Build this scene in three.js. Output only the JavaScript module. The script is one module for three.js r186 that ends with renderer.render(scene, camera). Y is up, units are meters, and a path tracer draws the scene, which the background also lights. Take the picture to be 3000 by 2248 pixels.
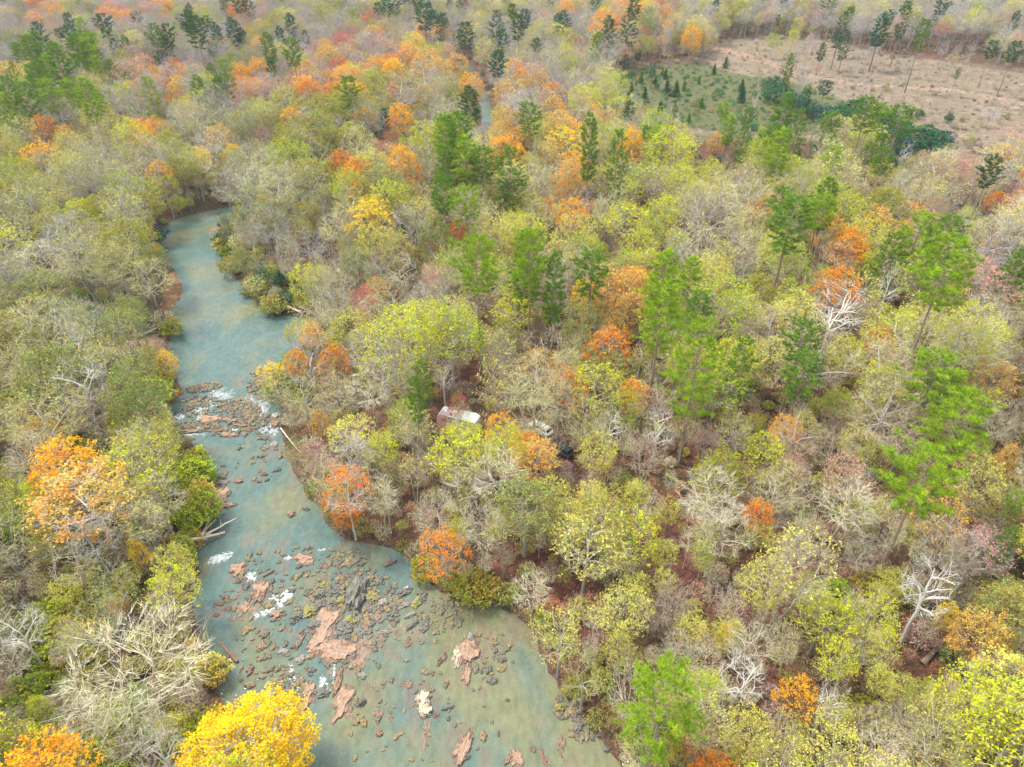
import * as THREE from 'three';
import { mergeGeometries } from 'three/addons/utils/BufferGeometryUtils.js';
import { createNoise2D, createNoise3D } from 'simplex-noise';

// ---------------------------------------------------------------- camera, sky, sun, exposure
const scene = new THREE.Scene();
const CAM_H = 82, PITCH = 36 * Math.PI / 180, FOCAL = 2079;           // a drone 82 m up; focal length in pixels of the 3000 px photograph
const camera = new THREE.PerspectiveCamera(2 * Math.atan(1124 / FOCAL) * 180 / Math.PI, 3000 / 2248, 0.5, 12000);
camera.position.set(0, CAM_H, 0);
camera.rotation.set(-PITCH, 0, 0);
scene.add(camera);

const renderer = new THREE.WebGLRenderer({ antialias: true });
renderer.setSize(1024, 767);
renderer.toneMapping = THREE.LinearToneMapping;
renderer.toneMappingExposure = 2.5;
renderer.shadowMap.enabled = true;

const rng = (seed) => { let s = (seed * 2654435761) >>> 0; return () => { s = (s + 0x6d2b79f5) | 0; let t = Math.imul(s ^ (s >>> 15), 1 | s); t = (t + Math.imul(t ^ (t >>> 7), 61 | t)) ^ t; return ((t ^ (t >>> 14)) >>> 0) / 4294967296; }; };
const n2 = createNoise2D(rng(11)), n3 = createNoise3D(rng(12));
const clamp = THREE.MathUtils.clamp, lerp = THREE.MathUtils.lerp, smooth = THREE.MathUtils.smoothstep;
const fbm = (x, y, o = 4) => { let a = 0, w = 0.5; for (let i = 0; i < o; i++) { a += w * n2(x, y); x = x * 2.03 + 7.1; y = y * 2.03 - 3.7; w *= 0.5; } return a; };

const SUN = new THREE.Vector3(-0.45, 0.86, -0.25).normalize();
{ // a high, bright, thin overcast: broken pale cloud with soft blue between, the same all round
  const W = 512, H = 256, d = new Float32Array(W * H * 4);
  for (let r = 0; r < H; r++) for (let c = 0; c < W; c++) {
    const up = ((r + 0.5) / H - 0.5) * Math.PI, az = ((c + 0.5) / W - 0.5) * 2 * Math.PI;
    const x = Math.cos(az) * Math.cos(up), y = Math.sin(up), z = Math.sin(az) * Math.cos(up);
    const q = 0.5 + 0.5 * (n3(x * 2.2, y * 4.5, z * 2.2) * 0.55 + n3(x * 5, y * 10, z * 5) * 0.3 + n3(x * 11, y * 22, z * 11) * 0.15);
    const k = smooth(q, 0.30, 0.68), sun = Math.pow(Math.max(0, x * SUN.x + y * SUN.y + z * SUN.z), 10) * 0.35;
    const L = 0.75 * (0.78 + 0.22 * Math.max(0, y)) * (y < 0 ? 0.6 : 1);
    d.set([L * (lerp(0.62, 1.08, k) + sun), L * (lerp(0.78, 1.08, k) + sun), L * (lerp(1.0, 1.1, k) + sun * 0.92), 1], (r * W + c) * 4);
  }
  const t = new THREE.DataTexture(d, W, H, THREE.RGBAFormat, THREE.FloatType);
  t.mapping = THREE.EquirectangularReflectionMapping; t.magFilter = THREE.LinearFilter; t.wrapS = THREE.RepeatWrapping; t.needsUpdate = true;
  scene.background = t; scene.environment = t;
}
const sun = new THREE.DirectionalLight(new THREE.Color(1, 0.94, 0.84), 2.3);
sun.position.copy(SUN).multiplyScalar(600).add(new THREE.Vector3(0, 0, -220)); sun.target.position.set(0, 0, -220);
sun.castShadow = true; sun.shadow.radius = 20; sun.shadow.mapSize.set(4096, 4096);
Object.assign(sun.shadow.camera, { left: -500, right: 500, top: 500, bottom: -500, near: 10, far: 1500 });
scene.add(sun, sun.target);
scene.fog = new THREE.FogExp2(new THREE.Color(0.86, 0.93, 1.0), 0.0001);

// ---------------------------------------------------------------- measuring: a pixel of the photograph to a point on a level plane, and back
const cp = Math.cos(PITCH), sp = Math.sin(PITCH);
function at(px, py, y = 0) {
  const u = (px - 1500) / FOCAL, v = (1124 - py) / FOCAL, dy = -sp + v * cp, dz = -cp - v * sp, t = (y - CAM_H) / dy;
  return new THREE.Vector3(u * t, y, dz * t);
}
function px(x, y, z) {
  const Y = y - CAM_H, f = -Y * sp - z * cp, up = Y * cp - z * sp;
  return [1500 + FOCAL * x / f, 1124 - FOCAL * up / f, f];
}
const OV = 3000 / 2212;
const inside = (poly, x, y) => { let c = false; for (let i = 0, j = poly.length - 1; i < poly.length; j = i++) { const [xi, yi] = poly[i], [xj, yj] = poly[j]; if ((yi > y) !== (yj > y) && x < (xj - xi) * (y - yi) / (yj - yi) + xi) c = !c; } return c; };
const segDist = (poly, x, y) => { let m = 1e9; for (let i = 0, j = poly.length - 1; i < poly.length; j = i++) { const [ax, ay] = poly[j], [bx, by] = poly[i], dx = bx - ax, dy = by - ay, t = clamp(((x - ax) * dx + (y - ay) * dy) / (dx * dx + dy * dy + 1e-9), 0, 1), ex = ax + t * dx - x, ey = ay + t * dy - y, e = ex * ex + ey * ey; if (e < m) m = e; } return Math.sqrt(m); };

// names and labels
const taken = {};
function numbered(name) { const n = taken[name] = (taken[name] ?? -1) + 1; return n ? name + '_' + String(n).padStart(3, '0') : name; }
function tag(o, label, category, group) { o.userData.label = label; o.userData.category = category; if (group) o.userData.group = group; return o; }
function lit(m) { m.castShadow = true; m.receiveShadow = true; return m; }
function part(name, geo, mat, parent) { const m = lit(new THREE.Mesh(geo, mat)); m.name = name; parent.add(m); return m; }
function thing(name, pos, turn = 0) { const g = new THREE.Group(); g.name = numbered(name); g.position.copy(pos); g.rotation.y = turn; scene.add(g); return g; }
function struct(name, geo, mat) { const m = lit(new THREE.Mesh(geo, mat)); m.name = name; m.userData.kind = 'structure'; scene.add(m); return m; }

// ---------------------------------------------------------------- the river's outline, the terrain
const WATER = -2.0;
const LEFT = [[640, 1760], [590, 1680], [545, 1600], [480, 1510], [462, 1440], [448, 1395], [428, 1330], [424, 1290], [436, 1240], [428, 1195], [455, 1150], [478, 1110], [466, 1065], [468, 1030], [448, 1000], [425, 965], [395, 935], [365, 908], [352, 890], [372, 874], [388, 850], [398, 834], [384, 815], [370, 780], [367, 742], [388, 718], [382, 706], [364, 692], [374, 656], [394, 642], [397, 612], [386, 588], [346, 556], [350, 520], [358, 492], [372, 478], [400, 467]];
const HIDDEN_A = [[470, 452], [560, 438], [700, 410], [860, 360], [980, 310], [1042, 268], [1040, 235], [1024, 200], [1006, 165], [985, 132], [960, 108], [930, 92]];
const HIDDEN_B = [[946, 88], [975, 104], [1003, 128], [1028, 160], [1052, 200], [1060, 235], [1064, 272], [1000, 322], [880, 376], [715, 424], [575, 452], [482, 472]];
const RIGHT = [[474, 500], [468, 530], [482, 556], [498, 590], [522, 625], [548, 655], [592, 684], [640, 684], [664, 700], [645, 742], [624, 772], [604, 800], [572, 848], [604, 872], [600, 930], [618, 990], [652, 1060], [692, 1110], [708, 1142], [742, 1176], [792, 1176], [850, 1190], [896, 1230], [932, 1270], [962, 1290], [992, 1300], [1062, 1304], [1112, 1334], [1147, 1370], [1154, 1392], [1168, 1430], [1197, 1480], [1228, 1530], [1282, 1590], [1334, 1658], [1420, 1760]];
const riverPx = [...LEFT, [470, 452], [482, 472], ...RIGHT].map(([x, y]) => [x * OV, y * OV]);
const farPx = [...HIDDEN_A.slice(5), ...HIDDEN_B.slice(0, 7)].map(([x, y]) => [x * OV, y * OV]);
const RIVER = [...LEFT, ...HIDDEN_A, ...HIDDEN_B, ...RIGHT].map(([x, y]) => { const p = at(x * OV, y * OV, WATER); return [p.x, p.z]; });
RIVER.push([20, 30], [-30, 40]);
let rb = [1e9, -1e9, 1e9, -1e9]; for (const [x, z] of RIVER) rb = [Math.min(rb[0], x), Math.max(rb[1], x), Math.min(rb[2], z), Math.max(rb[3], z)];
function bank(x, z) {                                                   // metres outside the water's edge (negative in the river)
  if (x < rb[0] - 40 || x > rb[1] + 40 || z < rb[2] - 40 || z > rb[3] + 40) return 40;
  const d = segDist(RIVER, x, z) + n2(x * 0.35, z * 0.35) * 0.35; return inside(RIVER, x, z) ? -d : d;
}
const ovPoly = (list, y = 0) => list.map(([a, b]) => { const p = at(a * OV, b * OV, y); return [p.x, p.z]; });
const SAND_A = ovPoly([[398, 612], [393, 640], [372, 662], [352, 700], [330, 720], [318, 705], [335, 665], [345, 620], [352, 585], [380, 576]], -1.2);
const SAND_B = ovPoly([[368, 735], [366, 775], [330, 782], [250, 768], [262, 745], [300, 728], [345, 715]], -1.2);
const SAND_C = ovPoly([[402, 832], [470, 826], [476, 836], [420, 846], [385, 866], [372, 884], [356, 880], [372, 850], [380, 820]], -1.4);
const SAND_D = ovPoly([[480, 1020], [492, 1060], [500, 1100], [470, 1110], [440, 1090], [450, 1040]], -1.4);
const SANDS = [SAND_A, SAND_B, SAND_C, SAND_D];
const CLEAR = ovPoly([[1500, 150], [1560, 100], [1640, 92], [1760, 96], [1900, 130], [2060, 150], [2300, 170], [2300, 300], [2200, 330], [2060, 330], [1900, 260], [1800, 215], [1720, 185], [1600, 165]]);
const REGROW = ovPoly([[1330, 170], [1400, 140], [1500, 135], [1600, 165], [1720, 185], [1800, 215], [1900, 260], [2060, 330], [1960, 345], [1800, 300], [1700, 290], [1640, 300], [1560, 290], [1440, 275], [1340, 250], [1310, 215]]);
function ground(x, z, d = bank(x, z)) {
  const far = smooth(-z, 250, 600);
  let h = n2(x * 0.012, z * 0.012) * 0.9 + n2(x * 0.05 + 9, z * 0.05) * 0.25 + n2(x * 0.3, z * 0.3) * 0.06 + far * 2.5 * (n2(x * 0.004, z * 0.004) + 0.4) + smooth(x, 60, 320) * 3;
  if (d < 12) {
    let w = 5.5; for (const s of SANDS) if (inside(s, x, z) || segDist(s, x, z) < 2) w = 15;
    const e = d > 0 ? smooth(d, 0, w) : 0;
    h = lerp(WATER - 0.02, h, e); if (d < 0) h = WATER - 0.04 - Math.min(1.3, -d * 0.33) - 0.25 * Math.max(0, n2(x * 0.2, z * 0.2)) * Math.min(1, -d * 0.3);
  }
  return h;
}

// ---------------------------------------------------------------- plants: wood, leaves
class Buf {
  constructor() { this.p = []; this.n = []; this.c = []; this.i = []; }
  v(x, y, z, nx, ny, nz, c) { this.p.push(x, y, z); this.n.push(nx, ny, nz); this.c.push(c[0], c[1], c[2]); return this.p.length / 3 - 1; }
  geo() {
    const g = new THREE.BufferGeometry();
    g.setAttribute('position', new THREE.Float32BufferAttribute(this.p, 3)); g.setAttribute('normal', new THREE.Float32BufferAttribute(this.n, 3)); g.setAttribute('color', new THREE.Float32BufferAttribute(this.c, 3));
    g.setIndex(this.i); return g;
  }
  tube(pts, rad, sides, col) {                                          // a tapered limb along points
    const t = new THREE.Vector3(), a = new THREE.Vector3(), b = new THREE.Vector3(); let prev = -1;
    for (let k = 0; k < pts.length; k++) {
      t.subVectors(pts[Math.min(k + 1, pts.length - 1)], pts[Math.max(k - 1, 0)]).normalize();
      a.set(Math.abs(t.y) > 0.9 ? 1 : 0, Math.abs(t.y) > 0.9 ? 0 : 1, 0).cross(t).normalize(); b.crossVectors(t, a);
      const first = this.p.length / 3, c = typeof col === 'function' ? col(k / (pts.length - 1)) : col;
      for (let s = 0; s < sides; s++) { const w = s / sides * 6.2832, cx = Math.cos(w), sx = Math.sin(w), nx = a.x * cx + b.x * sx, ny = a.y * cx + b.y * sx, nz = a.z * cx + b.z * sx; this.v(pts[k].x + nx * rad[k], pts[k].y + ny * rad[k], pts[k].z + nz * rad[k], nx, ny, nz, c); }
      if (prev >= 0) for (let s = 0; s < sides; s++) { const s1 = (s + 1) % sides; this.i.push(prev + s, prev + s1, first + s, prev + s1, first + s1, first + s); }
      prev = first;
    }
  }
  spike(p, q, w, R, c) {                                                // a twig: one thin tapering blade
    const dx = q.x - p.x, dy = q.y - p.y, dz = q.z - p.z; let ax = R() - 0.5, ay = R() - 0.5, az = R() - 0.5;
    let sx = dy * az - dz * ay, sy = dz * ax - dx * az, sz = dx * ay - dy * ax; const l = w / (Math.hypot(sx, sy, sz) || 1); sx *= l; sy *= l; sz *= l;
    let nx = sy * dz - sz * dy, ny = sz * dx - sx * dz, nz = sx * dy - sy * dx; const fl = ny < 0, m = (fl ? -1 : 1) / (Math.hypot(nx, ny, nz) || 1); nx *= m; ny *= m; nz *= m;
    const a = this.v(p.x + sx, p.y + sy, p.z + sz, nx, ny, nz, c), b = this.v(p.x - sx, p.y - sy, p.z - sz, nx, ny, nz, c), d = this.v(q.x, q.y, q.z, nx, ny, nz, c);
    fl ? this.i.push(a, b, d) : this.i.push(b, a, d);
  }
  leaf(x, y, z, L, W, R, up, c) {                                       // one leaf (or a few together): a folded diamond
    let nx = R() * 2 - 1, ny = R() * 2 - 1 + up, nz = R() * 2 - 1; let m = 1 / (Math.hypot(nx, ny, nz) || 1); if (ny < 0) m = -m; nx *= m; ny *= m; nz *= m;
    let tx = R() - 0.5, ty = R() - 0.5, tz = R() - 0.5; const dt = tx * nx + ty * ny + tz * nz; tx -= dt * nx; ty -= dt * ny; tz -= dt * nz; m = 1 / (Math.hypot(tx, ty, tz) || 1); tx *= m; ty *= m; tz *= m;
    const bx = ny * tz - nz * ty, by = nz * tx - nx * tz, bz = nx * ty - ny * tx;
    const i = this.v(x - tx * L, y - ty * L, z - tz * L, nx, ny, nz, c); this.v(x + bx * W, y + by * W, z + bz * W, nx, ny, nz, c); this.v(x + tx * L, y + ty * L, z + tz * L, nx, ny, nz, c); this.v(x - bx * W, y - by * W, z - bz * W, nx, ny, nz, c);
    this.i.push(i, i + 2, i + 1, i, i + 3, i + 2);
  }
}
const V = (x, y, z) => new THREE.Vector3(x, y, z);
// A broadleaved tree: points are strewn through the crown's volume and each is joined to the nearest older limb, level by level.
function broadleaf(seed, o) {
  const R = rng(seed), wood = new Buf(), twig = new Buf(), leaf = new Buf(), g = () => (R() + R() + R() - 1.5) / 1.5;
  const { H, rad } = o, base = o.base * H, cy = base + (H - base) * (o.mid ?? 0.38), ryU = H - cy, ryD = cy - base, rt = o.trunk ?? H * 0.016;
  const shade = () => 0.82 + R() * 0.36, lumps = []; for (let i = 0; i < 7; i++) lumps.push([R() * 6.28, (R() - 0.2) * 1.2, 0.52 + R() * 0.66]);
  const reach = (a, e) => { let m = 0.86; for (const [b, f, s] of lumps) { const w = Math.exp(-(2 - 2 * Math.cos(a - b)) * 1.4 - (e - f) * (e - f) * 2); m = lerp(m, s, w); } return m; };
  const spot = (lo, hi) => { for (;;) { const a = R() * 6.2832, u = R() * 2 - 1, e = Math.asin(u), r = lerp(lo, hi, Math.cbrt(R())) * reach(a, e), y = Math.sin(e) * r; const p = V(Math.cos(a) * Math.cos(e) * r * rad, cy + y * (y > 0 ? ryU : ryD), Math.sin(a) * Math.cos(e) * r * rad); if (p.y > base * 0.95) return p; } };
  const nodes = [], add = (p, d, r, lv) => nodes.push({ p, d, r, lv });
  const lean = V(g() * (o.lean ?? 0.05) * H, 0, g() * (o.lean ?? 0.05) * H), stems = o.stems ?? 1, top = o.top ?? 0.72;
  for (let s = 0; s < stems; s++) {
    const off = stems > 1 ? V(Math.cos(s * 6.28 / stems + seed) * rad * 0.35, 0, Math.sin(s * 6.28 / stems + seed) * rad * 0.35) : V(0, 0, 0), pts = [], rr = [], n = 9;
    for (let k = 0; k <= n; k++) { const f = k / n; pts.push(V(lean.x * f * f + off.x * f + g() * 0.012 * H * (f > 0), H * top * f - (f === 0 ? 0.6 : 0), lean.z * f * f + off.z * f + g() * 0.012 * H * (f > 0))); rr.push(rt * (k === 0 ? 1.5 : 1.05 - 0.75 * f) / Math.sqrt(stems)); }
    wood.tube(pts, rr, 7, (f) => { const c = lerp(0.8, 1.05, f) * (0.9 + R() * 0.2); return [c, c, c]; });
    for (let k = 2; k <= n; k++) for (let m = 0; m < 2; m++) { const p = pts[k - 1].clone().lerp(pts[k], m * 0.5 + 0.5); if (p.y > base * 0.7) add(p, V(0, 1, 0), rr[k], 0); }
  }
  const grow = (count, lo, hi, lv, thick, segs, sag) => {
    const list = []; for (let i = 0; i < count; i++) list.push(spot(lo, hi)); list.sort((a, b) => a.lengthSq() - b.lengthSq());
    const olds = nodes.length, fresh = [];
    for (const p of list) {
      let best = null, bc = 1e9;
      for (let k = 0; k < olds; k++) { const q = nodes[k]; if (q.lv < lv - 2) continue; const dx = p.x - q.p.x, dy = p.y - q.p.y, dz = p.z - q.p.z, h = Math.hypot(dx, dz), c = Math.hypot(dx, dy, dz) + (lv === 1 ? Math.abs(dy - h * (o.rise ?? 0.7)) * 1.2 : Math.max(0, 0.15 * h - dy) * 0.8) + (q.lv < lv - 1 ? 1.2 : 0); if (c < bc) { bc = c; best = q; } }
      const q = best, L = p.distanceTo(q.p), mid = q.p.clone().lerp(p, 0.45).addScaledVector(q.d, L * 0.16).add(V(g() * L * 0.12, -sag * L + g() * L * 0.08, g() * L * 0.12)), r0 = Math.min(q.r * 0.8, thick * (0.7 + R() * 0.6) * Math.sqrt(L / 2 + 0.3));
      const pts = [], rr = []; for (let k = 0; k <= segs; k++) { const f = k / segs, a = (1 - f) * (1 - f), b = 2 * f * (1 - f), c = f * f; pts.push(V(q.p.x * a + mid.x * b + p.x * c + (k && k < segs ? g() * L * 0.04 : 0), q.p.y * a + mid.y * b + p.y * c + (k && k < segs ? g() * L * 0.04 : 0), q.p.z * a + mid.z * b + p.z * c + (k && k < segs ? g() * L * 0.04 : 0))); rr.push(lerp(r0, r0 * 0.35, f)); }
      const s = shade() * (o.pale ?? 1), col = [s, s, s];
      if (lv <= 1) wood.tube(pts, rr, 5, col); else twig.tube(pts, rr, 3, col);
      for (let k = 1; k <= segs; k++) fresh.push({ p: pts[k], d: pts[k].clone().sub(pts[k - 1]).normalize(), r: rr[k], lv });
    }
    nodes.push(...fresh);
  };
  grow(o.limbs ?? 9, 0.55, 0.95, 1, rt * 0.5, 5, -0.05);
  grow(o.branches ?? 60, 0.45, 1.0, 2, rt * 0.2, 3, 0.0);
  grow(o.twigs ?? 330, 0.35, 1.04, 3, rt * 0.085, 2, 0.0);
  const tips = nodes.filter((n) => n.lv >= 2), fine = o.fine ?? 2600, tl = o.fineLen ?? 1.1, tw = o.fineW ?? 0.014, ends = [];
  for (let k = 0; k < fine; k++) {
    const q = tips[Math.floor(R() * tips.length)], l = tl * (0.5 + R() * 0.8), out = V(q.p.x, (q.p.y - cy) * 0.8 + rad * 0.35, q.p.z).normalize(), d = q.d.clone().multiplyScalar(0.8).add(out.multiplyScalar(0.5)).add(V(g() * 1.0, g() * 0.8 + 0.25, g() * 1.0)).normalize(), e = q.p.clone().addScaledVector(d, l), s = shade() * 1.12 * (o.pale ?? 1);
    twig.spike(q.p, e, tw * (0.7 + R() * 0.7), R, [s, s, s * 0.97]); ends.push(e);
  }
  const N = o.leaves ?? 0; if (N) {
    const pool = []; const keep = o.keep ?? 1;                          // leaves hang on some sprays only, in clumps
    for (const e of ends) { const w = (n3(e.x * 0.35 + seed, e.y * 0.35, e.z * 0.35) * 0.5 + 0.5) + (e.y - cy) / H * (o.topBias ?? 1.5); if (w > 1 - keep) pool.push(e); }
    const sz = o.leafSize ?? 0.2, cl = o.clump ?? 0.4;
    for (let k = 0; k < N && pool.length; k++) {
      const e = pool[Math.floor(R() * pool.length)], x = e.x + g() * cl, y = e.y + g() * cl, z = e.z + g() * cl, s = 0.72 + R() * 0.5 + n3(x * 0.5, y * 0.5, z * 0.5) * 0.14, h = g() * (o.hue ?? 0.18) + n3(x * 0.28 + 5, y * 0.28, z * 0.28) * (o.hue ?? 0.18);
      leaf.leaf(x, y, z, sz * (0.7 + R() * 0.7), sz * (0.45 + R() * 0.35), R, o.up ?? 0.7, [s * (1 + h * 0.35), s * (1 - h * 0.6), s * (1 - h)]);
    }
  }
  return { H, D: rad * 2 * 0.86, mid: (cy + 0.05 * H) / H, trunk: wood.geo(), branches: twig.geo(), leaves: N ? leaf.geo() : null };
}
// A pine: a straight bole, whorls of boughs in its upper part, needles in tufts.
function pine(seed, o) {
  const R = rng(seed), g = () => (R() + R() + R() - 1.5) / 1.5, wood = new Buf(), leaf = new Buf(), { H, rad } = o, base = o.base * H, pts = [], rr = [];
  const lx = g() * 0.03 * H, lz = g() * 0.03 * H, rt = o.trunk ?? 0.26;
  for (let k = 0; k <= 9; k++) { const f = k / 9; pts.push(V(lx * f * f + g() * 0.08, H * 0.98 * f - (k ? 0 : 0.6), lz * f * f + g() * 0.08)); rr.push(rt * (1.1 - f)); }
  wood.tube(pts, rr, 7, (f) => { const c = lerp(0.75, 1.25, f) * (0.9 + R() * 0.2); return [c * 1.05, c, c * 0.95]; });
  const boleAt = (y) => { const f = clamp(y / (H * 0.98), 0, 0.999) * 9, k = Math.floor(f); return pts[k].clone().lerp(pts[k + 1], f - k); };
  const tuft = (c, size, n) => { const s0 = 0.8 + R() * 0.4, hue = g() * 0.2; for (let k = 0; k < n; k++) { const d = V(g(), g() * 0.8 + 0.35, g()).normalize(), s = s0 * (0.75 + R() * 0.5) * (0.8 + 0.3 * Math.max(0, d.y)), p = c.clone().addScaledVector(d, size * 0.1), q = c.clone().addScaledVector(d, size * (0.75 + R() * 0.5)); leaf.spike(p, q, size * (o.needle ?? 0.042), R, [s * (1 + hue), s * (1 + hue * 0.3), s]); } };  // needles that point upward get a lighter colour than the rest
  let y = base, a0 = R() * 6.28; const holes = R() * 9;
  while (y < H * 0.975) {
    const f = (y - base) / (H - base), prof = o.cone ? (1 - f) * 1.02 + 0.05 : Math.pow(Math.sin(Math.PI * Math.min(1, 0.20 + f * 0.80)), 0.75) * (f < 0.25 ? 0.75 + R() * 0.25 : 1) + 0.04, n = o.cone ? 6 : 4 + (R() * 3 | 0);
    for (let k = 0; k < n; k++) {
      const a = a0 + k / n * 6.2832 + g() * 0.35, L = rad * prof * (0.72 + R() * 0.38) * (0.85 + 0.25 * n2(a * 0.9 + holes, f * 3)); if (L < 0.25 || (!o.cone && R() < 0.16)) continue;
      const c = boleAt(y), up = o.cone ? 0.15 : lerp(-0.05, 0.75, f) + g() * 0.15, e = V(c.x + Math.cos(a) * L, c.y + up * L, c.z + Math.sin(a) * L), m = c.clone().lerp(e, 0.5).add(V(0, -0.07 * L, 0));
      wood.tube([c, m, e], [rt * 0.22 * (1.1 - f) + 0.015, 0.03, 0.015], 4, [1, 1, 1]);
      const T = Math.max(2, Math.round(L * (o.tufts ?? 2.2)));
      for (let t = 0; t < T; t++) { const w = lerp(o.cone ? 0.15 : 0.45, 1.02, (t + R() * 0.8) / T), sd = (1 - w * 0.5) * L * 0.36, b = c.clone().lerp(m, Math.min(1, w * 2)).lerp(e, Math.max(0, w * 2 - 1)); tuft(b.add(V(g() * sd, g() * 0.22 + 0.08, g() * sd)), (o.tuft ?? 0.62) * (0.75 + R() * 0.5), o.n ?? 34); }
    }
    y += (o.step ?? 0.72) * (0.75 + R() * 0.5); a0 += 0.9 + R();
  }
  tuft(boleAt(H * 0.97), (o.tuft ?? 0.62), 40);
  return { H, D: rad * 2 * 0.84, mid: o.cone ? 0.45 : (o.base + 1) / 2 + 0.02, trunk: wood.geo(), branches: null, leaves: leaf.geo() };
}
// A shrub: many stems from the ground.
function bush(seed, o) { return broadleaf(seed, { H: 3, rad: 2, base: 0.08, mid: 0.4, stems: 4, top: 0.5, limbs: 12, branches: 50, twigs: 130, fine: 700, fineLen: 0.6, fineW: 0.014, trunk: 0.07, rise: 1.0, ...o }); }

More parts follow.
